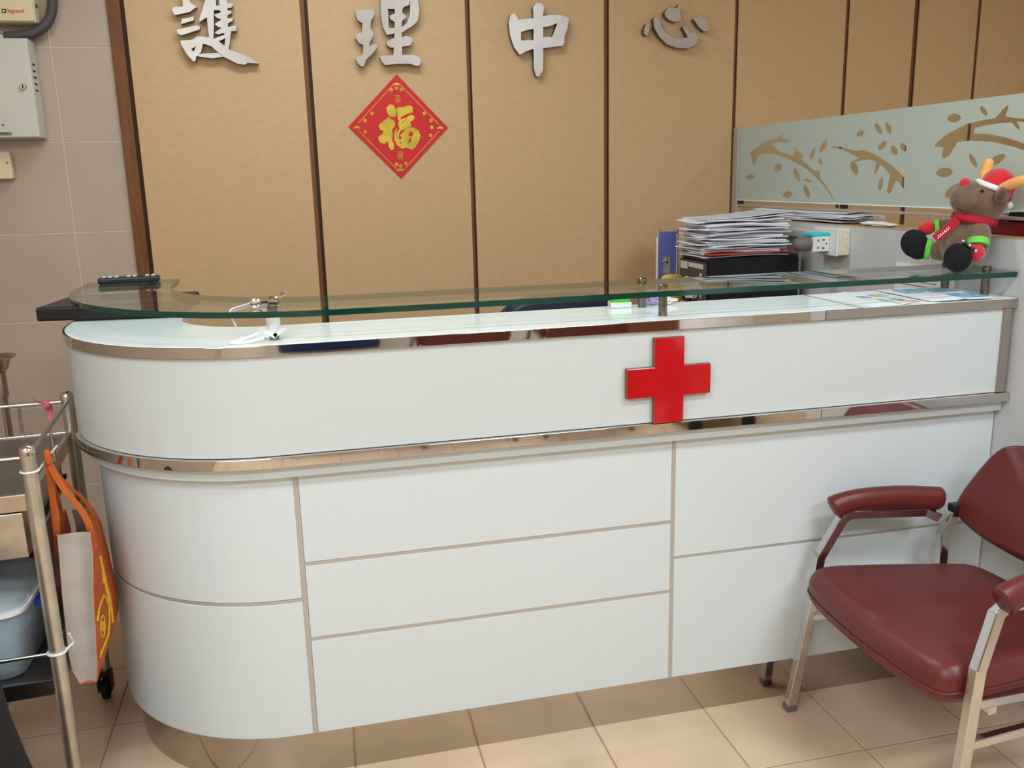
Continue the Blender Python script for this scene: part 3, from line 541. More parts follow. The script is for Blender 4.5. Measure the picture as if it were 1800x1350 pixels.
t = thing('wall_switch', 'small cream wall switch box below the metal cabinet', 'switch', (-1.02, YW, 1.49))
obj('back_box', MB().box(-1.1, -.985, 1.672, YW, 1.49, 1.582), 'cream_plastic', t, bevel=.004)
obj('face_plate', MB().box(-1.1, -.985, 1.66, 1.672, 1.488, 1.584), 'cream_plastic', t, bevel=.004)
obj('screw', MB().lathe([(.004, 0), (.004, .002)], 10, (-.995, 1.66, 1.545), Matrix.Rotation(pi/2, 3, 'X')), 'plug_grey', t)

pth = chaikin([(-.96, 1.64, 1.968), (-.9, 1.64, 1.972), (-.84, 1.65, 1.985), (-.79, 1.665, 2.03), (-.772, 1.67, 2.12), (-.77, 1.67, 2.4), (-.77, 1.67, CEIL)], 3)
rr = [.0165 if i % 2 else .0185 for i in range(0)]
fine = []
for i in range(len(pth)-1):
    n_ = max(1, int((pth[i+1]-pth[i]).length/.005))
    for j in range(n_): fine.append(pth[i].lerp(pth[i+1], j/n_))
o = obj('conduit', MB().tube(fine, [.0185 if i % 2 else .0165 for i in range(len(fine))], 10), 'conduit', smooth=60)
tag(o, 'dark grey flexible conduit curving up the tiled wall', 'conduit')
t = thing('cable_gland', 'small metal cable gland on top of the metal cabinet', 'cable gland', (-.945, 1.64, 1.962))
obj('nut', MB().lathe([(.012, 1.9625), (.012, 1.974), (.009, 1.978)], 6, (-.945, 1.628, 0)), 'steel_trim', t)
obj('collar', MB().lathe([(.009, 1.978), (.009, 1.985)], 12, (-.945, 1.628, 0)), 'steel_trim', t)
# ================================================================ TROLLEY (left)
BP = Vector((-.640, .586, 0)); e1 = Vector((.0741, -.9972, 0)); e2 = Vector((-.9972, -.0741, 0)); TD, TW = .54, .44
def T(a, b, z): return BP+e1*a+e2*b+Vector((0, 0, z))
def tb(mb, a0, a1, b0, b1, z0, z1):
    v = [T(a, b, z) for z in (z0, z1) for b in (b0, b1) for a in (a0, a1)]
    return mb.add(v, [(0, 1, 3, 2), (4, 6, 7, 5), (0, 4, 5, 1), (1, 5, 7, 3), (3, 7, 6, 2), (2, 6, 4, 0)])
tr = thing('medical_trolley', 'stainless steel medical trolley with railed top left of the counter', 'trolley', tuple(T(TD/2, TW/2, 0)))
for a in (0, TD):
    for b in (0, TW):
        p = obj('post', MB().tube([T(a, b, .085), T(a, b, .895)], .0165, 16), 'stainless_worn', tr, smooth=40)
        obj('cap', MB().lathe([(.0172, .895), (.0172, .903), (.0145, .911), (.008, .916), (.001, .917)], 18, T(a, b, 0)), 'chrome', p, smooth=40)
        c = MB().lathe([(.011, .06), (.011, .09)], 12, T(a, b, 0))
        cs = obj('caster', c, 'black_plastic', p, smooth=40)
        ctrp = T(a, b, .03)+e1*.012
        obj('wheel', MB().lathe([(.022, -.011), (.03, -.008), (.03, .008), (.022, .011)], 20, ctrp, Matrix.Rotation(pi/2, 3, 'Y')), 'black_rubber', cs, smooth=40)
        obj('fork', MB().cbox(ctrp+Vector((.017, 0, .022)), (.005, .036, .05)).cbox(ctrp+Vector((-.017, 0, .022)), (.005, .036, .05)).cbox(ctrp+Vector((0, 0, .05)), (.04, .036, .008)), 'black_plastic', cs)
def rail(z, r, sides=('f', 'b', 'r', 'l')):
    for s in sides:
        a = {'f': (TD, 0, TD, TW), 'b': (0, 0, 0, TW), 'r': (0, 0, TD, 0), 'l': (0, TW, TD, TW)}[s]
        obj('rail', MB().tube([T(a[0], a[1], z), T(a[2], a[3], z)], r, 10), 'stainless', tr, smooth=40)
rail(.888, .0055)
for b in (.12, .27): obj('spindle', MB().tube([T(0, b, .80), T(0, b, .888)], .004, 8), 'stainless', tr, smooth=40)
for a in (.27,): obj('spindle', MB().tube([T(a, 0, .80), T(a, 0, .888)], .004, 8), 'stainless', tr, smooth=40)
rail(.425, .005)
for z0, z1, nm in ((.79, .802, 'top_shelf'), (.345, .357, 'lower_shelf')):
    obj(nm, tb(MB(), .012, TD-.012, .012, TW-.012, z0, z1), 'shelf_steel', tr)
    for s in ((.0, .012, 0, TW), (TD-.012, TD, 0, TW), (0, TD, 0, .012), (0, TD, TW-.012, TW)):
        obj('shelf_rim', tb(MB(), *s, z0-.022, z1+.004), 'stainless', tr, bevel=.001)
d = obj('drawer', tb(MB(), .05, TD-.004, .028, TW-.03, .66, .764), 'stainless_worn', tr, bevel=.002)
obj('drawer_pull', MB().tube([T(TD, .16, .72), T(TD+.025, .16, .72), T(TD+.025, .28, .72), T(TD, .28, .72)], .004, 8), 'stainless', d, smooth=40)
obj('drawer_runner', tb(MB(), .05, TD-.05, .018, .026, .69, .70), 'groove', tr)

# clear tub on the lower shelf
tc = T(.37, .185, .3575)
tub = thing('plastic_tub', 'clear plastic tub with blue side clip on the lower trolley shelf', 'storage tub', tuple(tc))
def rrect(hx, hy, r, n=5):
    out = []
    for cx, cy, a0 in ((hx-r, hy-r, 0), (-hx+r, hy-r, 90), (-hx+r, -hy+r, 180), (hx-r, -hy+r, 270)):
        for k in range(n+1):
            a = math.radians(a0+90*k/n); out.append((cx+r*math.cos(a), cy+r*math.sin(a)))
    return out
def rring(hx, hy, r, z): return [tc+Vector((x, y, z)) for x, y in rrect(hx, hy, r)]
obj('body', MB().rings([rring(.108, .125, .04, .002), rring(.114, .132, .045, .01), rring(.128, .145, .05, .165)], True, True, False), 'tub_clear', tub, smooth=50)
obj('rim', MB().rings([rring(.132, .15, .05, .16), rring(.137, .154, .05, .163), rring(.137, .154, .05, .172), rring(.125, .142, .05, .174)], True, False, False), 'white_plastic', tub, smooth=50)
obj('lid', MB().rings([rring(.133, .151, .05, .174), rring(.128, .146, .05, .186), rring(.105, .12, .05, .196), rring(.06, .07, .03, .2)], True, False, True), 'tub_clear', tub, smooth=60)
cl = MB().cbox(tc+Vector((.142, -.03, .15)), (.012, .05, .016)).tube([tc+Vector((.146, -.045, .156)), tc+Vector((.15, -.035, .13)), tc+Vector((.149, -.005, .112))], .006, 8)
obj('clip', cl, 'clip_blue', tub)
obj('contents', MB().rings([rring(.1, .115, .04, .008), rring(.112, .13, .045, .06), rring(.115, .13, .045, .1), rring(.07, .08, .03, .118)]), 'tub_blue', tub, smooth=50)
o = obj('plastic_bag', MB().ell(tc+Vector((-.05, -.03, .245)), (.095, .09, .045), None, 16, 8).ell(tc+Vector((-.1, -.06, .255)), (.06, .06, .05), None, 12, 8), 'paper_grey', smooth=60)
tag(o, 'crumpled white plastic bag on the lid of the clear tub', 'bag')
dm = o.modifiers.new('d', 'DISPLACE'); tx = bpy.data.textures.new('crumple', 'CLOUDS'); tx.noise_scale = .03; dm.texture = tx; dm.strength = .02
t = thing('red_carton', 'dark red carton behind the clear tub on the lower trolley shelf', 'carton', tuple(T(.1, .2, .3575)))
obj('box', tb(MB(), .04, .17, .06, .38, .358, .62), 'deep_red', t, bevel=.002)
obj('lid_flap', tb(MB(), .035, .175, .055, .385, .6205, .628), 'dark_wood', t)

# pink tie on the rear rail
pk = thing('pink_tie', 'crumpled pink plastic strip tied on the rear trolley rail', 'tie', tuple(T(0, .055, .88)))
obj('knot', MB().ell(T(0, .052, .885), (.013, .010, .012), None, 10, 6), 'pink', pk, smooth=60)
obj('tail', MB().rings([[T(-.012, b, z) for b, z in ((.04, .89), (.065, .892))]+[T(-.008, b, z) for b, z in ((.065, .892), (.04, .89))], [T(-.02, b, z) for b, z in ((.042, .865), (.06, .867))]+[T(-.016, b, z) for b, z in ((.06, .867), (.042, .865))], [T(-.018, b, z) for b, z in ((.049, .832), (.053, .832))]+[T(-.014, b, z) for b, z in ((.053, .832), (.049, .832))]]), 'pink', pk)
obj('tail', MB().rings([[T(.008, b, z) for b, z in ((.05, .888), (.07, .893))]+[T(.012, b, z) for b, z in ((.07, .893), (.05, .888))], [T(.014, b, z) for b, z in ((.072, .9), (.083, .908))]+[T(.018, b, z) for b, z in ((.083, .908), (.072, .9))]]), 'pink', pk)

# zip ties
z = thing('cable_tie', 'white cable tie holding the orange bag to the trolley post', 'cable tie', tuple(T(TD, 0, .855)))
obj('loop', MB().tube([T(TD, 0, .858)+Vector((math.cos(a)*.0185, math.sin(a)*.0185, 0)) for a in [2*pi*k/16 for k in range(17)]], .0022, 6), 'white_plastic', z, smooth=40)
obj('tail', MB().tube([T(TD-.012, -.018, .858), T(TD-.1, -.022, .86), T(TD-.16, -.03, .866)], .0022, 6), 'white_plastic', z, smooth=40)
o = obj('cable_tie', MB().tube([T(TD, 0, .428)+Vector((math.cos(a)*.019, math.sin(a)*.019, 0)) for a in [2*pi*k/16 for k in range(17)]], .0035, 6).tube([T(TD, -.02, .43), T(TD-.01, -.035, .44), T(TD+.005, -.03, .47)], .0025, 6), 'white_plastic', smooth=40)
tag(o, 'white cable tie wrapped low around the front trolley post', 'cable tie')

# ---------------------------------------------------------------- orange shopping bag
bg = thing('shopping_bag', 'orange cloth shopping bag with grey side panel hung on the trolley', 'bag', (-.545, .2, .31))
# cross-sections (top to bottom): left x, right x of near end, far end y, bulge
def bag_ring(z, xl, xr, y0, y1, bl, br):
    return {'near': [(xl, y0, z), (xr, y0+.004, z)], 'far': [(xl-.012, y1, z), (xr-.03, y1, z)], 'bl': bl, 'br': br, 'z': z}
LV = [(.69, -.577, -.508, .09, .26, .004, -.004), (.64, -.578, -.507, .085, .28, .008, .002), (.55, -.582, -.516, .08, .29, .01, .004), (.46, -.585, -.522, .08, .295, .012, .006), (.40, -.587, -.527, .082, .29, .012, .006), (.355, -.585, -.531, .085, .24, .008, .004), (.318, -.575, -.537, .09, .15, .002, .002)]
def side_pt(l, s, right):
    zz, xl, xr, y0, y1, bl, br = l
    xa = xr if right else xl; xe = (xa+{.69: -.03, .64: -.02, .55: -.004, .46: .008, .40: .011, .355: .002, .318: -.012}[zz]) if right else (xa-.02)
    y = y0+(y1-y0)*s; x = xa+(xe-xa)*s+math.sin(pi*s)*(br if right else -bl)
    return Vector((x, y, zz))
def sheet(rows, th):   # thickened sheet from a grid of points
    mb = MB(); nr, nc = len(rows), len(rows[0]); V = [p for r in rows for p in r]
    nrm = [(Vector(rows[min(i+1, nr-1)][j])-Vector(rows[max(i-1, 0)][j])).cross(Vector(rows[i][min(j+1, nc-1)])-Vector(rows[i][max(j-1, 0)])).normalized() for i in range(nr) for j in range(nc)]
    W_ = [Vector(p)+n_*th for p, n_ in zip(V, nrm)]; N = nr*nc; F = []
    for i in range(nr-1):
        for j in range(nc-1):
            a, b, c, d_ = i*nc+j, i*nc+j+1, (i+1)*nc+j+1, (i+1)*nc+j; F += [(a, b, c, d_), (N+d_, N+c, N+b, N+a)]
    per = [j for j in range(nc)]+[i*nc+nc-1 for i in range(1, nr)]+[(nr-1)*nc+j for j in range(nc-2, -1, -1)]+[i*nc for i in range(nr-2, 0, -1)]
    for k in range(len(per)): a, b = per[k], per[(k+1) % len(per)]; F.append((b, a, N+a, N+b))
    return mb.add(V+W_, F)
NS = 9
obj('side_panel', sheet([[side_pt(l, s/NS, True) for s in range(NS+1)] for l in LV], .0015), 'orange_cloth', bg, smooth=60)
obj('side_panel', sheet([[side_pt(l, s/NS, False) for s in range(NS+1)] for l in LV], .0015), 'orange_cloth', bg, smooth=60)
gus = obj('gusset', sheet([[Vector((l[1]+(l[2]-l[1])*s/6, l[3]+.022*math.sin(pi*s/6)*(1 if l[0] > .42 else .5), l[0]-.006*math.sin(pi*s/6))) for s in range(7)] for l in LV], .0015), 'grey_cloth', bg, smooth=60)
gus['label'] = 'pale grey cloth end panel'
obj('gusset', sheet([[Vector((l[1]-.006+(l[2]-.01-l[1]+.006)*s/4, l[4], l[0])) for s in range(5)] for l in LV], .0015), 'grey_cloth', bg, smooth=60)
obj('bottom', sheet([[side_pt(LV[-1], s/NS, True) for s in range(NS+1)], [side_pt(LV[-1], s/NS, False) for s in range(NS+1)]], .0015), 'orange_cloth', bg)
obj('top_hem', MB().tube([side_pt(LV[0], s/NS, True)+Vector((0, 0, .0)) for s in range(NS+1)], .0025, 6).tube([side_pt(LV[0], s/NS, False) for s in range(NS+1)], .0025, 6), 'orange_cloth', bg)
KN = Vector((-.574, .095, .862))
def ribbon(path, w, axis, th=.0016):
    rows = []
    for p in path: rows.append([Vector(p)-Vector(axis)*w/2, Vector(p)+Vector(axis)*w/2])
    return sheet(rows, th)
for right, s0, s1 in ((True, .12, .75), (False, .12, .75)):
    for s in (s0, s1):
        q = side_pt(LV[1], s, right)
        pth = chaikin([q, side_pt(LV[0], s, right)+Vector((0, 0, .03)), KN.lerp(q, .3), KN], 2)
        ax = (.35, .94, 0) if s == s1 else (.8, .6, 0)
        obj('handle', ribbon(pth, .015 if s == s0 else .013, ax), 'orange_cloth', bg, smooth=60)
obj('handle_knot', MB().ell(KN+Vector((0, 0, .008)), (.009, .011, .02), None, 10, 8), 'orange_cloth', bg, smooth=60)
# printed emblem on the visible orange side
def sp(s, h, lift=.0022):
    for k in range(len(LV)-1):
        if LV[k][0] >= h >= LV[k+1][0]:
            f = (LV[k][0]-h)/(LV[k][0]-LV[k+1][0]); p = side_pt(LV[k], s, True).lerp(side_pt(LV[k+1], s, True), f); return p+Vector((lift, -.001, 0))
    return side_pt(LV[-1], s, True)
pr = MB()
for r_, w_ in ((.034, .004), (.014, .005)):
    ring = [(.2+.0*r_+math.cos(2*pi*k/20)*r_/.25*.55, .44+math.sin(2*pi*k/20)*r_*.8) for k in range(21)]
    pr.tube([sp(max(.02, s), h) for s, h in ring], w_*.4, 5)
pr.tube([sp(s, h) for s, h in ((.05, .47), (.12, .49), (.22, .5), (.34, .505), (.42, .49), (.47, .46), (.44, .42), (.36, .395), (.2, .385), (.1, .38))], .0024, 5)
for k in range(6): pr.tube([sp(.1+.055*k, .372+.004*k), sp(.13+.055*k, .382+.004*k)], .002, 5)
for k in range(5): pr.tube([sp(.42+.03*k, .60-.03*k), sp(.45+.03*k, .56-.03*k), sp(.42+.04*k, .53-.03*k)], .0035, 5)
obj('print', pr, 'yellow_print', bg)

# stand behind the trolley
st = thing('stainless_stand', 'stainless steel stand with flared dish top behind the trolley', 'stand', (-.9, .92, 0))
c = (-.897, .92, 0)
obj('pole', MB().lathe([(.011, .02), (.011, .84), (.016, .845), (.016, .92)], 14, c), 'stainless', st, smooth=40)
obj('dish', MB().lathe([(.012, .918), (.022, .925), (.034, .955), (.05, .966), (.05, .969), (.033, .96), (.0, .935)], 20, c), 'stainless', st, smooth=40)
obj('base', MB().lathe([(.13, 0), (.13, .012), (.03, .03), (.011, .04)], 24, c), 'stainless', st, smooth=40)

# dark bag at the lower left corner of the view
dk = thing('black_sack', 'dark fabric sack on the floor at the lower left corner', 'sack', (-.79, -.2, 0))
pts = [(0, .2), (.1, .222), (.2, .215), (.3, .203), (.4, .19), (.5, .178), (.56, .15), (.6, .09), (.62, .03)]
obj('sack_body', MB().rings([[Vector((-.815+math.cos(a)*r_*(1+.06*math.sin(3*a+h*9)), -.2+math.sin(a)*r_*.8, h)) for a in [2*pi*k/20 for k in range(20)]] for h, r_ in pts]), 'black_cloth', dk, smooth=60)
obj('sack_tie', MB().lathe([(.035, .615), (.02, .63), (.045, .66), (.03, .67)], 12, (-.815, -.2, 0)), 'black_cloth', dk, smooth=60)

# ================================================================ THINGS ON THE COUNTER, LEFT
bx = thing('black_device', 'flat black box under the left end of the glass shelf', 'device', (-.5, .68, CT))
R_ = Matrix.Rotation(math.radians(-7), 3, 'Z')
obj('case', MB().cbox(Vector((-.485, .66, CT+.0215)), (.36, .26, .037), R_), 'black_plastic', bx, bevel=.006)
for sx in (-1, 1):
    for sy in (-1, 1): obj('foot', MB().lathe([(.01, CT), (.01, CT+.004)], 10, Vector((-.475, .66, 0))+R_ @ Vector((sx*.1, sy*.1, 0))), 'black_rubber', bx)
obj('front_seam', MB().cbox(Vector((-.485, .66, CT+.03))+R_ @ Vector((0, -.1305, 0)), (.34, .001, .0015), R_), 'groove', bx)

rm = thing('remote_control', 'black remote control with pale buttons on the glass shelf', 'remote', (-.49, .79, GZ1))
R_ = Matrix.Rotation(math.radians(3), 3, 'Z'); cc = Vector((-.483, .795, GZ1+.0105))
obj('case', MB().cbox(cc, (.165, .045, .019), R_), 'black_plastic', rm, bevel=.006)
for i in range(9):
    for j in range(3):
        if i in (3, 6): continue
        obj('button', MB().cbox(cc+R_ @ Vector((-.066+i*.0165, -.012+j*.012, .0105)), (.009, .007, .004), R_), 'label_white', rm)

cd = thing('white_cord', 'thin white cord looped over the glass and taped to its post', 'cord', CORD[5])
obj('cord', MB().tube(chaikin(CORD, 3), .0018, 6), 'white_plastic', cd, smooth=60)
obj('tape', MB().lathe([(.0135, 1.127), (.015, 1.135), (.0148, 1.16), (.0125, 1.1635)], 14, (-.067, .06, 0)), 'white_plastic', cd, smooth=60)
obj('tape', MB().cbox((-.075, .046, 1.126), (.03, .004, .012), Matrix.Rotation(.5, 3, 'Y')).cbox((-.055, .046, 1.128), (.03, .004, .009), Matrix.Rotation(-.6, 3, 'Y')), 'white_plastic', cd)
obj('cord_loop', MB().tube(chaikin([(-.07, .05, 1.14), (-.1, .06, 1.125), (-.14, .05, 1.114), (-.17, .03, 1.1125), (-.13, .015, 1.1125), (-.09, .035, 1.118)], 3), .0035, 6), 'white_plastic', cd, smooth=60)
ck = thing('metal_clamp', 'small shiny metal clamp on the glass shelf above the taped post', 'clamp', (-.085, .11, GZ1))
obj('jaw', MB().cbox((-.075, .105, GZ1+.009), (.05, .022, .016)), 'chrome', ck, bevel=.003)
obj('wheel_nut', MB().lathe([(.0, 0), (.012, 0), (.012, .008), (.008, .011)], 14, (-.102, .078, GZ1+.0135), Matrix.Rotation(pi/2, 3, 'X')), 'chair_chrome', ck, smooth=40)
obj('handle', MB().tube([(-.06, .11, GZ1+.016), (-.04, .125, GZ1+.024), (-.045, .14, GZ1+.024)], .004, 8), 'steel_trim', ck, smooth=40)
# ================================================================ SMALL THINGS ON THE LEDGE
t = thing('tissue_pack', 'small white pack with bright green top beside the shelf post', 'pack', (.815, .235, CT))
R_ = Matrix.Rotation(math.radians(-8), 3, 'Z'); cc = Vector((.815, .24, CT))
obj('carton', MB().cbox(cc+Vector((0, 0, .008)), (.056, .042, .015), R_), 'white_plastic', t, bevel=.002)
obj('green_lid', MB().rings([[cc+R_ @ Vector((x, y, h)) for x, y in rrect(.026*k, .019*k, .01*k)] for h, k in ((.0158, 1), (.022, 1.02), (.029, .9), (.031, .6))]), 'green_plastic', t, smooth=50)
obj('side_mark', MB().cbox(cc+R_ @ Vector((-.0284, -.004, .008)), (.001, .022, .01), R_), 'brochure_warm', t)
t = thing('lilac_wrapper', 'crumpled lilac wrapper between the two centre shelf posts', 'wrapper', (.9, .245, CT))
rng = random.Random(3)
def crumple(c, r, n=14, m=9, amp=.35, seed=1):
    g = random.Random(seed); mb = MB(); R = []
    for i in range(m+1):
        a = pi*(i+.03)/(m+.06)
        R.append([Vector(c)+Vector((math.sin(a)*math.cos(2*pi*k/n)*r[0], math.sin(a)*math.sin(2*pi*k/n)*r[1], -math.cos(a)*r[2]))*(1+g.uniform(-amp, amp)*(1 if 0 < i < m else .2)) for k in range(n)])
    return mb.rings(R)
obj('foil', crumple((.905, .25, CT+.022), (.03, .016, .019), seed=2), 'lilac', t)
obj('tissue', crumple((.945, .245, CT+.011), (.028, .018, .008), seed=5), 'paper', t)

# brochures
def brochure(x0, x1, y0, y1, z, rot, label, pics, lift=0):
    c = Vector(((x0+x1)/2, (y0+y1)/2, z)); w, h = x1-x0, y1-y0; R = Matrix.Rotation(math.radians(rot), 3, 'Z')
    t = thing('brochure', label, 'brochure', tuple(c), 'brochures on the counter top')
    nx = 10; rows = []
    for i in range(nx+1):
        s = i/nx; zz = lift*math.sin(pi*s)*.5+(.002 if abs(s-.5) < .06 else 0)
        rows.append([c+R @ Vector((-w/2+w*s, q, zz)) for q in (h/2, 0, -h/2)])
    obj('sheet', sheet(rows, .0012), 'paper', t)
    for a0, a1, b0, b1, m_ in pics:
        obj('picture', MB().cbox(c+R @ Vector(((a0+a1)/2*w, (b0+b1)/2*h, .0016+lift*.35)), ((a1-a0)*w, (b1-b0)*h, .0006), R), m_, t)
brochure(1.40, 1.60, .0, .255, CT+.0005, 4, 'open white leaflet with small blue and orange pictures at the ledge front', [(-.15, .05, .0, .15, 'brochure_blue'), (-.1, .2, -.28, -.12, 'brochure_blue'), (.1, .3, .05, .2, 'brochure_warm'), (-.1, .25, -.46, -.32, 'brochure_warm')], .0035)
brochure(1.585, 1.775, .0, .245, CT+.0048, -3, 'white leaflet with broad blue picture near the right end of the ledge', [(-.35, .48, .1, .4, 'brochure_blue'), (.05, .48, -.4, -.1, 'brochure_blue')], .0008)

# notice sheet taped on the partition face
t = thing('notice_sheet', 'white printed notice sheet taped low on the grey partition', 'notice', (XP-.001, .4, 1.03))
obj('paper', MB().box(XP-.0022, XP-.0008, .293, .503, .88, 1.163), 'paper', t)
for k in range(9): obj('text_line', MB().box(XP-.0026, XP-.0022, .31, .485-.03*(k % 3), 1.135-k*.013, 1.138-k*.013), 'grey_label', t)
o = obj('paper_slip', MB().cbox((1.8, .19, GZ1+.0015), (.05, .02, .001), Matrix.Rotation(.4, 3, 'Z')), 'paper')
tag(o, 'small white paper slip on the glass beside the reindeer', 'paper')

# ================================================================ BEHIND THE COUNTER
dsk = thing('back_desk', 'low office desk standing behind the counter', 'desk', (1.45, 1.25, 0))
obj('top', MB().box(1.1, 1.832, .94, 1.66, .72, .75), 'desk_wood', dsk, bevel=.002)
for x in (1.12, 1.79):
    for y in (.96, 1.61): obj('leg', MB().box(x, x+.03, y, y+.03, 0, .72), 'stainless', dsk)

du = thing('drawer_unit', 'black desktop drawer unit with labelled grey drawer fronts under the papers', 'drawer unit', (1.615, 1.12, .75))
obj('case', MB().box(1.432, 1.80, 1.0, 1.235, .751, 1.15), 'drawer_black', du, bevel=.004)
for k in range(5):
    z0 = .762+k*.077
    dd = obj('drawer', MB().box(1.418, 1.4315, 1.012, 1.224, z0, z0+.066), 'drawer_front', du, bevel=.003)
    obj('label_strip', MB().box(1.4165, 1.418, 1.02, 1.145, z0+.040, z0+.057), 'label_white', dd)
    obj('label_strip', MB().box(1.4165, 1.418, 1.155, 1.215, z0+.030, z0+.058), 'label_white', dd)
    obj('drawer_mark', MB().box(1.4165, 1.418, 1.03, 1.046, z0+.01, z0+.024), 'label_white', dd)
o = obj('crumpled_sheets', crumple((1.408, 1.1, 1.035), (.012, .09, .035), seed=9), 'paper_grey', du)

def stack(name, label, x0, x1, y0, y1, z, layers, parent_cat, jx=.02, jy=.02, rot=5, seed=4, colored=None, tilt=False):
    g = random.Random(seed); t = thing(name, label, parent_cat, ((x0+x1)/2, (y0+y1)/2, z)); zz = z
    for i, th in enumerate(layers):
        cx_, cy_ = (x0+x1)/2+g.uniform(-jx, jx), (y0+y1)/2+g.uniform(-jy, jy); w, h = (x1-x0)*g.uniform(.88, 1), (y1-y0)*g.uniform(.9, 1); R = Matrix.Rotation(math.radians(g.uniform(-rot, rot)), 3, 'Z')
        sag = g.uniform(-.003, .004); nx, ny = 7, 5; ph = g.uniform(0, 6)
        def P(i_, j_, top):
            s, q = i_/nx-.5, j_/ny-.5; wv = .0025*math.sin(6*s+ph)+.002*math.sin(5*q+ph*2)
            return Vector((cx_, cy_, (s+.5)*.0045*max(0, i-len(layers)+5)*(1 if tilt else 0)+zz+.0024+max(-.0022, wv*.9)+(th if top else 0)))+R @ Vector((s*w, q*h, 0))
        mb = MB(); N = (nx+1)*(ny+1)
        V = [P(a, b, False) for b in range(ny+1) for a in range(nx+1)]+[P(a, b, True) for b in range(ny+1) for a in range(nx+1)]
        F = []
        for b in range(ny):
            for a in range(nx):
                k_ = b*(nx+1)+a; F += [(k_, k_+nx+1, k_+nx+2, k_+1), (N+k_, N+k_+1, N+k_+nx+2, N+k_+nx+1)]
        per = list(range(nx+1))+[b*(nx+1)+nx for b in range(1, ny+1)]+[ny*(nx+1)+a for a in range(nx-1, -1, -1)]+[b*(nx+1) for b in range(ny-1, 0, -1)]
        for k_ in range(len(per)): a, b = per[k_], per[(k_+1) % len(per)]; F.append((a, b, N+b, N+a))
        mb.add(V, F)
        mm = 'paper' if i % 3 else 'paper_grey'
        if colored and i in colored: mm = colored[i]
        o_ = obj('sheaf', mb, mm, t)
        if mm == 'red_card': o_['label'] = 'thin red card'
        zz += th+.0012
    return zz
lay = [.004, .005, .003, .006, .004, .003, .003, .004, .004, .006, .004, .005, .003, .006, .004, .005, .004, .003, .005, .004, .006, .003, .004, .003, .003]
zt = stack('paper_stack', 'tall untidy stack of white papers on the black drawer unit', 1.405, 1.745, .985, 1.215, 1.1515, lay, 'paper stack', .018, .015, 6, 11, {2: 'red_card'}, True)
lay2 = [.004, .003, .004, .003, .004, .003, .003, .003]
stack('paper_stack', 'flat stack of papers lying on the partition cap below the frosted screen', 1.842, 1.99, .80, 1.42, 1.2645, lay2, 'paper stack', .004, .05, 3, 21)
o = obj('paper_bag', crumple((1.872, .66, 1.272), (.03, .09, .0075), seed=6, amp=.25), 'paper')
tag(o, 'crumpled white paper lying at the near end of the partition papers', 'paper')

t = thing('lever_arch_file', 'blue lever arch file standing beside the drawer unit', 'file', (1.395, 1.33, .75))
obj('spine', MB().box(1.357, 1.425, 1.292, 1.297, .751, 1.232), 'folder_blue', t)
obj('cover', MB().box(1.354, 1.3568, 1.292, 1.55, .751, 1.232), 'folder_blue', t)
obj('cover', MB().box(1.4252, 1.428, 1.292, 1.55, .751, 1.232), 'folder_blue', t)
obj('pages', MB().box(1.362, 1.42, 1.31, 1.54, .76, 1.2), 'paper', t)
obj('edge_strip', MB().box(1.4205, 1.4245, 1.2905, 1.292, .76, 1.225), 'label_white', t)
obj('spine_label', MB().box(1.372, 1.398, 1.2905, 1.292, 1.07, 1.135), 'grey_label', t)
t.rotation_euler = (0, 0, -.4)
RH = t
obj('ring_hole', MB().lathe([(.009, 0), (.011, .002), (.006, .004)], 14, (1.379, 1.2905, 1.115), Matrix.Rotation(pi/2, 3, 'X')), 'chrome', t)
RH.location.x += .024
t = thing('document_folder', 'thin orange and white folder leaning left of the blue file', 'folder', (1.345, 1.35, .75))
obj('cover', MB().box(1.341, 1.344, 1.30, 1.53, .751, 1.205), 'folder_orange', t); t.rotation_euler = (0, 0, -.4)
FD = t
obj('sheets', MB().box(1.3445, 1.351, 1.305, 1.52, .751, 1.205), 'paper', t); FD.location = (1.372, 1.3495, .75)
o = obj('yellow_pouch', MB().rings([[Vector((1.40, 1.255, z_))+Vector((math.cos(a)*r_, math.sin(a)*.016, 0)) for a in [2*pi*k/14 for k in range(14)]] for z_, r_ in ((.751, .05), (.9, .055), (1.03, .052), (1.062, .045), (1.07, .03))]), 'yellow_plastic', smooth=50)
tag(o, 'yellow pouch standing in front of the blue file', 'pouch')

# socket with adaptor and plug on the partition
t = thing('wall_socket', 'cream double socket box mounted high on the grey partition', 'socket', (1.81, .82, 1.165))
obj('back_box', MB().box(1.792, XP, .757, .905, 1.163, 1.254), 'cream_light', t, bevel=.005)
obj('face_plate', MB().box(1.784, 1.792, .755, .907, 1.161, 1.256), 'white_plastic', t, bevel=.003)
for z_ in (1.186, 1.230): obj('knockout', MB().tube([(1.814+math.cos(a)*.012, .7565, z_+math.sin(a)*.012) for a in [2*pi*k/20 for k in range(21)]], .0012, 5), 'cream_plastic', t)
t = thing('plug_adaptor', 'white multi-way plug adaptor with turquoise top in the wall socket', 'adaptor', (1.755, .83, 1.18))
obj('body', MB().box(1.722, 1.7835, .80, .86, 1.176, 1.228), 'white_plastic', t, bevel=.002)
obj('turquoise_top', MB().box(1.716, 1.7835, .80, .865, 1.2285, 1.24), 'teal', t, bevel=.003)
for dx, dz, w_, h_ in ((.018, .038, .004, .007), (.018, .014, .004, .007), (.038, .04, .009, .004), (.038, .012, .009, .004), (.05, .027, .005, .005)): obj('pin_hole', MB().box(1.722+dx-w_/2, 1.722+dx+w_/2, .7993, .8005, 1.176+dz-h_/2, 1.176+dz+h_/2), 'dark_hole', t)
t = thing('power_plug', 'grey power plug with cord hanging from the white adaptor', 'plug', (1.69, .83, 1.19))
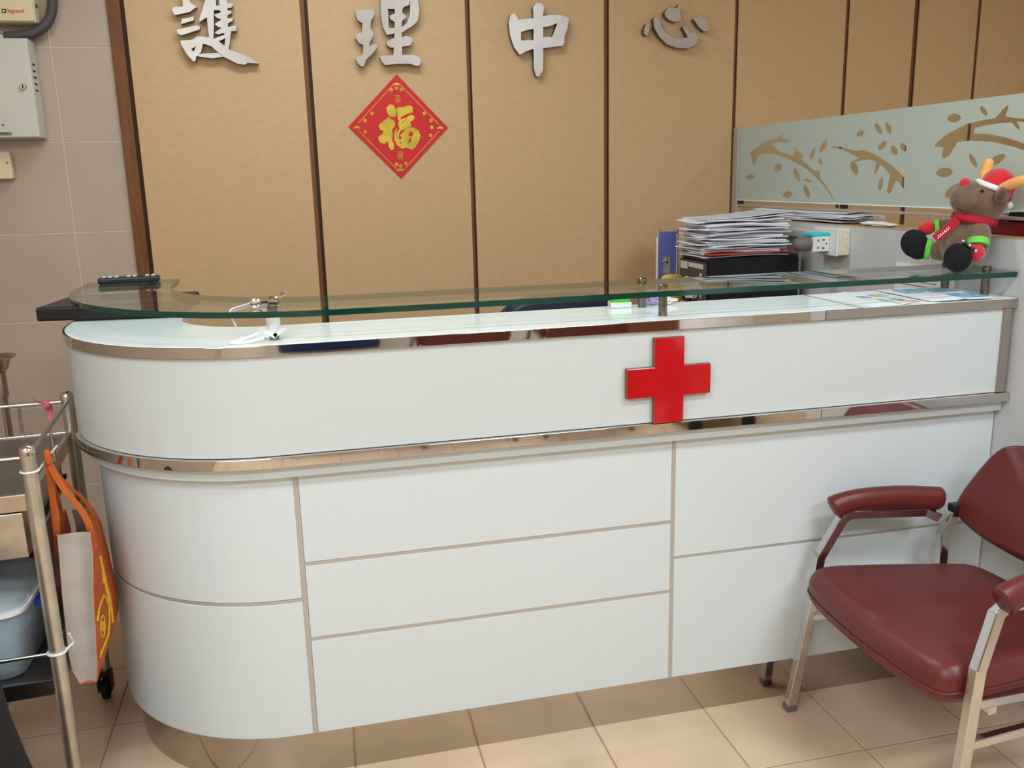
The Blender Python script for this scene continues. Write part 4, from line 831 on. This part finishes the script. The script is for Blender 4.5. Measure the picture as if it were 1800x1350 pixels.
obj('body', MB().rings([[Vector((x, .83, 1.202))+Vector((0, math.cos(a)*r_, math.sin(a)*r_*.95)) for a in [2*pi*k/16 for k in range(16)]] for x, r_ in ((1.7215, .027), (1.69, .026), (1.675, .022), (1.668, .012))]), 'plug_grey', t, smooth=50)
obj('strain_relief', MB().tube([(1.69, .828, 1.18), (1.69, .828, 1.155)], [.009, .006], 10), 'plug_grey', t, smooth=50)
obj('cord', MB().tube(chaikin([(1.69, .828, 1.158), (1.69, .828, 1.0), (1.69, .83, .85), (1.75, .85, .76), (1.80, .9, .75)], 2), .0042, 8), 'plug_grey', t, smooth=50)
o = obj('cable_trunking', MB().box(1.816, XP, .91, 1.69, 1.208, 1.236), 'white_plastic', bevel=.002)
tag(o, 'white cable trunking running from the socket to the back wall', 'trunking')

# dark red tray beyond the screen
t = thing('red_tray', 'dark red tray of black and white items behind the screen, right of the reindeer', 'tray', (1.95, .1, 1.264))
obj('tray_body', MB().box(1.893, 1.99, -.12, .235, 1.2645, 1.30), 'deep_red', t, bevel=.003)
obj('black_item', MB().box(1.9, 1.985, -.10, .13, 1.3, 1.326), 'black_plastic', t, bevel=.003)
obj('white_item', crumple((1.94, .17, 1.312), (.03, .035, .012), seed=8), 'paper_grey', t)

# office chair behind the counter
oc = thing('office_chair', 'dark navy office chair back showing behind the counter', 'office chair', (.87, .86, 0))
X_, Y_ = .85, .9
def bk(u, v, h): return (X_+u, Y_+.03-.05*(u/.25)**2*-1-h, .818+v)
ol = [(math.copysign(abs(math.cos(a))**.55, math.cos(a))*.235, math.copysign(abs(math.sin(a))**.55, math.sin(a))*.25) for a in [2*pi*k/36 for k in range(36)]]
obj('backrest', pillow(MB(), ol, bk, .07, .03, dome=.012), 'blue_vinyl', oc, smooth=60)
ol2 = [(a, b*.95) for a, b in ol]
obj('seat', pillow(MB(), ol2, lambda u, v, h: (X_+u, Y_-.0+.29+v, .43+h), .08, .035, dome=.01), 'blue_vinyl', oc, smooth=60)
obj('back_post', MB().tube([(X_, Y_+.06, .64), (X_, Y_+.08, .45), (X_, Y_+.29, .41)], .02, 8, True), 'black_plastic', oc)
obj('gas_lift', MB().lathe([(.03, .08), (.03, .25), (.018, .26), (.018, .43)], 16, (X_, Y_+.29, 0)), 'black_plastic', oc, smooth=40)
for k in range(5):
    a = 2*pi*k/5+.3; q = Vector((X_+math.cos(a)*.27, Y_+.29+math.sin(a)*.27, .07))
    lg = obj('base_leg', MB().tube([(X_, Y_+.29, .1), q], [.022, .014], 8), 'black_plastic', oc)
    obj('wheel', MB().lathe([(.02, -.015), (.03, -.01), (.03, .01), (.02, .015)], 14, (q.x, q.y, .03), Matrix.Rotation(pi/2, 3, 'X')), 'black_rubber', lg, smooth=40)

# ================================================================ PLUSH REINDEER
U = Vector((.755, -.656, 0)); V_ = Vector((-.656, -.755, 0)); RO = Vector((1.762, .128, GZ1))
rd = thing('plush_reindeer', 'brown plush reindeer with red nose, hat and scarf sitting on the glass', 'plush toy', tuple(RO))
KU, KZ = .00137, .0016
def Q(px, py, v=0): return RO+U*((px-1685)*KU)+V_*v+Vector((0, 0, (470-py)*KZ))
BR = Matrix((U, -V_, Vector((0, 0, 1)))).transposed()   # columns: image right, away, up
def E(mb, px, py, v, ru, rv, rz, tilt=0, nu=18, nv=10):
    return mb.ell(Q(px, py, v), (ru*KU, rv, rz*KZ), BR @ Matrix.Rotation(math.radians(tilt), 3, 'Y'), nu, nv)
mb = MB()
E(mb, 1688, 425, 0, 47, .062, 44)                 # belly
E(mb, 1700, 398, 0, 34, .05, 30)
E(mb, 1717, 356, .005, 41, .055, 37)              # head
E(mb, 1690, 352, .015, 36, .046, 30, -8)          # muzzle
E(mb, 1672, 352, .018, 17, .03, 20)
mb.tube([Q(1708, 398, .03), Q(1716, 412, .055), Q(1714, 428, .07)], [.028, .026, .022], 12)   # near arm
mb.tube([Q(1680, 400, -.03), Q(1662, 400, -.035), Q(1632, 402, -.035)], [.024, .022, .02], 12)  # far arm
mb.tube([Q(1688, 445, .03), Q(1682, 446, .075)], [.03, .028], 12)   # near leg
mb.tube([Q(1672, 444, -.01), Q(1630, 440, -.012)], [.028, .026], 12)   # far leg
b = obj('body', mb, 'plush_brown', rd, smooth=180)
r_ = b.modifiers.new('remesh', 'REMESH'); r_.mode = 'VOXEL'; r_.voxel_size = .004; r_.use_smooth_shade = True
s_ = b.modifiers.new('smooth', 'SMOOTH'); s_.factor = .6; s_.iterations = 8
obj('nose', E(MB(), 1680, 327, .03, 10, .014, 9), 'plush_red', rd, smooth=180)
obj('mouth', MB().tube([Q(1660, 358, .045), Q(1670, 366, .058), Q(1686, 369, .066), Q(1702, 364, .066)], .0022, 6), 'plush_dark', rd)
obj('eye', E(MB(), 1711, 340, .052, 3.2, .005, 3), 'bead', rd, smooth=180)
obj('eye', E(MB(), 1692, 334, -.03, 3.2, .005, 3), 'bead', rd, smooth=180)
e = obj('ear', E(MB(), 1747, 345, .062, 13, .016, 14, 25), 'plush_brown', rd, smooth=180)
obj('ear_inside', E(MB(), 1744, 346, .073, 7, .008, 9, 25), 'plush_dark', e, smooth=180)
obj('ear', E(MB(), 1722, 330, -.052, 10, .014, 10, 20), 'plush_brown', rd, smooth=180)
h = obj('hat', MB().rings([[Q(cx_, cy_, v_)+BR @ Matrix.Rotation(math.radians(tl), 3, 'Y') @ Vector((math.cos(a)*ru*KU, math.sin(a)*rv, 0)) for a in [2*pi*k/20 for k in range(20)]] for cx_, cy_, v_, ru, rv, tl in ((1730, 331, .006, 25, .042, 26), (1734, 323, .006, 24, .04, 30), (1739, 317, .006, 21, .035, 42), (1749, 317, .008, 17, .028, 70), (1758, 327, .01, 14, .022, 110), (1763, 342, .012, 10, .016, 125), (1761, 356, .012, 5, .008, 130))]), 'plush_red', rd, smooth=70)
obj('hat_brim', MB().tube([Q(1727, 333, .006)+BR @ Matrix.Rotation(math.radians(22), 3, 'Y') @ Vector((math.cos(a)*27*KU, math.sin(a)*.044, 0)) for a in [2*pi*k/24 for k in range(25)]], .0075, 10, caps=False), 'plush_white', rd, smooth=180)
obj('pompom', E(MB(), 1760, 364, .012, 6, .01, 6), 'plush_white', rd, smooth=180)
obj('antler', MB().tube(chaikin([Q(1722, 324, -.045), Q(1722, 310, -.055), Q(1726, 298, -.06), Q(1727, 290, -.06)], 2), [.012]*5+[.013]*4+[.010, .007, .003, .001][:4], 10), 'plush_tan', rd, smooth=70) if False else None
def horn(pts, rad):
    P = chaikin(pts, 2); n_ = len(P); mb = MB()
    return mb.tube(P, [rad*(1 if i < n_*.7 else max(.15, 1-((i-n_*.7)/(n_*.3))**2)) for i in range(n_)], 12)
a1 = horn([Q(1713, 330, -.03), Q(1712, 316, -.04), Q(1715, 304, -.045), Q(1719, 288, -.045)], .0125)
E(a1, 1708, 313, -.042, 6, .01, 7)
obj('antler', a1, 'plush_tan', rd, smooth=70)
a2 = horn([Q(1746, 336, .05), Q(1762, 327, .075), Q(1785, 322, .10), Q(1815, 324, .115), Q(1835, 318, .12)], .0135)
E(a2, 1812, 333, .115, 8, .011, 9)
obj('antler', a2, 'plush_tan', rd, smooth=70)
sc = obj('scarf', MB().tube([Q(1702, 386, .0)+BR @ Matrix.Rotation(math.radians(12), 3, 'Y') @ Vector((math.cos(a)*37*KU, math.sin(a)*.052, 0)) for a in [2*pi*k/24 for k in range(25)]], .0105, 10, sx=.8, sy=1.15, caps=False), 'scarf_red', rd, smooth=180)
tailp = [Q(1672, 386, .045), Q(1660, 398, .056), Q(1647, 409, .062), Q(1636, 418, .064)]
obj('scarf_end', sheet([[p+Vector((0, 0, .008))+U*-.008, p+Vector((0, 0, -.008))+U*.008] for p in chaikin(tailp, 2)], .005), 'scarf_red', rd, smooth=60)
mk = MB()
for k in range(6):
    p = Vector(tailp[1]).lerp(tailp[3], .1+k*.14)+V_*.0075; mk.tube([p+Vector((0, 0, -.005)), p+Vector((0, 0, .002))+U*.003, p+Vector((0, 0, .005))], .0011, 5)
obj('scarf_print', mk, 'plush_white', sc)
m1 = obj('mitten', E(MB(), 1711, 438, .078, 15, .025, 15, -10), 'plush_red', rd, smooth=180)
obj('cuff', MB().tube([Q(1712, 418, .062), Q(1712, 428, .070)], [.0265, .0275], 16), 'plush_green', m1, smooth=40)
m2 = obj('mitten', E(MB(), 1616, 403, -.03, 17, .022, 12, -15), 'plush_red', rd, smooth=180)
obj('cuff', MB().tube([Q(1640, 401, -.033), Q(1632, 402, -.033)], [.022, .022], 14), 'plush_green', m2, smooth=40)
b1 = obj('boot', E(MB(), 1680, 446, .105, 25, .026, 24), 'plush_black', rd, smooth=180)
bb = MB(); E(bb, 1596, 429, -.012, 26, .037, 25, -22); E(bb, 1604, 436, -.012, 23, .034, 21, -15)
b2 = obj('boot', bb, 'plush_black', rd, smooth=180)
obj('cuff', MB().tube([Q(1628, 439, -.012), Q(1618, 438, -.012)], [.0285, .030], 16), 'plush_green', b2, smooth=40)
cp = thing('hair_clip', 'small silver and black clip on the near mitten of the reindeer', 'clip', tuple(Q(1705, 430, .105)))
obj('bar', MB().tube([Q(1688, 420, .108), Q(1700, 428, .112), Q(1709, 434, .112)], .004, 8), 'black_plastic', cp)
obj('bead', MB().ell(Q(1687, 419, .109), (.005, .005, .005), None, 10, 6).ell(Q(1699, 425, .115), (.005, .005, .005), None, 10, 6).ell(Q(1710, 434, .115), (.005, .005, .005), None, 10, 6), 'chrome', cp, smooth=180)

# ================================================================ MAROON ARMCHAIR
AC = Vector((1.46, -.315, 0))
ac = thing('armchair', 'maroon vinyl armchair with square chrome legs in front of the counter', 'armchair', tuple(AC))
tr_ = .0125
def sq(name, pts, r=tr_, sx=1, sy=1, it=0, parent=ac, upv=(0, 1, 0)):
    return obj(name, MB().tube(pts, r, 4, True, sx, sy, upv), 'chair_chrome', parent, bevel=.0025)
for s, nm in ((1, 'far'), (-1, 'near')):
    yf, ys, ya = -.315+s*.31, -.315+s*.29, -.315+s*.268
    # front leg rising into the arm support, arm bar, rear upright and rear leg
    sq('front_leg', [(1.225, yf, 0.012), (1.262, ys+s*.004, .30), (1.277, ys, .455), (1.325, ya+s*.004, .563), (1.352, ya, .578), (1.56, ya-s*.012, .566), (1.60, ya-s*.02, .548)])
    sq('rear_leg', [(1.645, ya-s*.028, .575), (1.615, ya-s*.022, .50), (1.62, ya-s*.02, .36), (1.68, ya-s*.0, .012)])
    for x, y in ((1.2245, yf), (1.6815, ya)): obj('foot_cap', MB().box(x-.014, x+.014, y-.014, y+.014, 0, .02), 'plug_grey', ac, bevel=.002)
    sq('side_rail', [(1.268, ys, .285), (1.64, ya-s*.01, .285)], .010)
    sq('seat_rail', [(1.285, ys-s*.02, .362), (1.66, ya-s*.02, .352)], .010)
    # padded arm
    ao = .02 if s > 0 else .048; path = chaikin([(1.283+ao, ya+s*.01, .59), (1.305+ao, ya+s*.008, .602), (1.36+ao, ya+s*.002, .611), (1.47+ao, ya-s*.006, .61), (1.605, ya-s*.016, .596)], 2); n_ = len(path)
    rad = []
    for i in range(n_):
        f = i/(n_-1); rad.append(.03*(.35+.65*min(1, f/.06))*(1.16-.16*min(1, f/.3))*(1 if f < .97 else .85))
    obj('arm_pad', MB().tube(path, rad, 16, False, 1.05, .82, (0, 1, 0)), 'vinyl', ac, smooth=70)
sq('front_rail', [(1.34, -.04, .342), (1.34, -.59, .342)], .010, upv=(0, 0, 1))
# seat
def seat_out():
    P = [(1.198, .0), (1.205, .15), (1.216, .235), (1.236, .264), (1.29, .272), (1.42, .258), (1.56, .232), (1.655, .208), (1.685, .18), (1.695, .09)]
    pts = [(x, y) for x, y in P]+[(x, -y) for x, y in P[::-1] if y > 0]
    c = chaikin([Vector((x, y, 0)) for x, y in pts], 2, True); return [(p.x, -.315+p.y) for p in c]
def seatf(u, v, h):
    f = (u-1.2)/.495; cen = 1-((v+.315)/.27)**2
    return (u, v, .356+h+.004*math.sin(pi*min(1, f))*cen*(-1 if h > .05 else 0)-.016*f+.008*(1-f)*0-.012*max(0, .12-f)/.12)
obj('seat', pillow(MB(), seat_out(), seatf, .094, .036, 6, .0), 'vinyl', ac, smooth=70)
pp = [seatf(u, v, .066) for u, v in seat_out()]
cc_ = Vector((1.46, -.315, 0))
obj('seat_piping', MB().tube([(p[0]+(p[0]-cc_.x)*.003, p[1]+(p[1]-cc_.y)*.003, p[2]-.028) for p in pp+pp[:1]], .003, 6), 'vinyl', ac, smooth=70)
# backrest: tilted pad between the rear uprights
BT = math.radians(24)
def bkf(u, v, h):   # u across (y), v up along the tilted pad, h thickness towards the sitter
    curve = .03*(1-(u/.26)**2)
    return (1.672+v*math.sin(BT)-h*math.cos(BT)+curve*.9, -.315+u, .53+v*math.cos(BT)+h*math.sin(BT))
P = [(0, -.035), (.12, -.03), (.2, -.012), (.245, .012), (.252, .05), (.235, .13), (.212, .20), (.18, .228), (.1, .24)]
po = [(u, v) for u, v in P]+[(-u, v) for u, v in P[::-1] if u > 0]
po = [(p.x, p.y) for p in chaikin([Vector((u, v, 0)) for u, v in po], 2, True)]
obj('backrest', pillow(MB(), po, bkf, .055, .024, 6, .006), 'vinyl', ac, smooth=70)
for s in (1, -1): obj('back_bracket', MB().cbox((1.648, -.315+s*.236, .572), (.045, .03, .022)), 'black_plastic', ac, bevel=.003)

# ================================================================ UNSEEN STAND-INS ADDED BEHIND THE VIEWPOINT (to reflect in the chrome bands)
def copy_tree(o, parent=None):
    c = o.copy(); COL.objects.link(c)
    if parent is not None: c.parent = parent
    for ch in o.children: copy_tree(ch, c)
    return c
for x, lb in ((1.5, 'added maroon armchair behind the viewpoint, placed to reflect in the chrome band'), (.78, 'added maroon armchair facing the counter, placed only for its mirror image')):  # extra chairs, added for the chrome to reflect
    c = copy_tree(ac); c.location = (x, -3.02, 0); c.rotation_euler = (0, 0, -pi/2-pi); c['label'] = lb; c['group'] = 'armchairs added for reflections'
bn = thing('stand_in_bench', 'added navy bench standing in for the blue mirrored in the chrome band', 'bench', (.05, -3.0, 0))  # invented bench that gives the chrome a blue reflection
obj('seat', MB().box(-.28, .32, -3.24, -2.8, .38, .46), 'blue_vinyl', bn, bevel=.02)
obj('backrest', MB().box(-.28, .32, -3.3, -3.23, .5, .9), 'navy', bn, bevel=.02)
for x in (-.24, .26):
    for y in (-3.22, -2.84): obj('leg', MB().box(x, x+.025, y, y+.025, 0, .38), 'chair_chrome', bn)
lc = thing('stand_in_cart', 'added cloth-covered cart standing in for the white mirrored in the chrome band', 'cart', (2.3, -2.7, 0))  # invented cart that gives the chrome a white reflection
obj('cloth', pillow(MB(), [(math.cos(a)*.22, math.sin(a)*.2) for a in [2*pi*k/24 for k in range(24)]], lambda u, v, h: (2.25+u*(1+.05*math.sin(9*u)), -2.7+v, .45+h), .4, .08, dome=.04), 'paper', lc, smooth=60)
obj('frame', MB().box(2.05, 2.45, -2.86, -2.54, .12, .45), 'stainless', lc, bevel=.01)
for x in (2.08, 2.42):
    for y in (-2.83, -2.57): obj('wheel', MB().lathe([(.03, -.012), (.045, -.008), (.045, .008), (.03, .012)], 14, (x, y, .06), Matrix.Rotation(pi/2, 3, 'X')), 'black_rubber', lc, smooth=40)
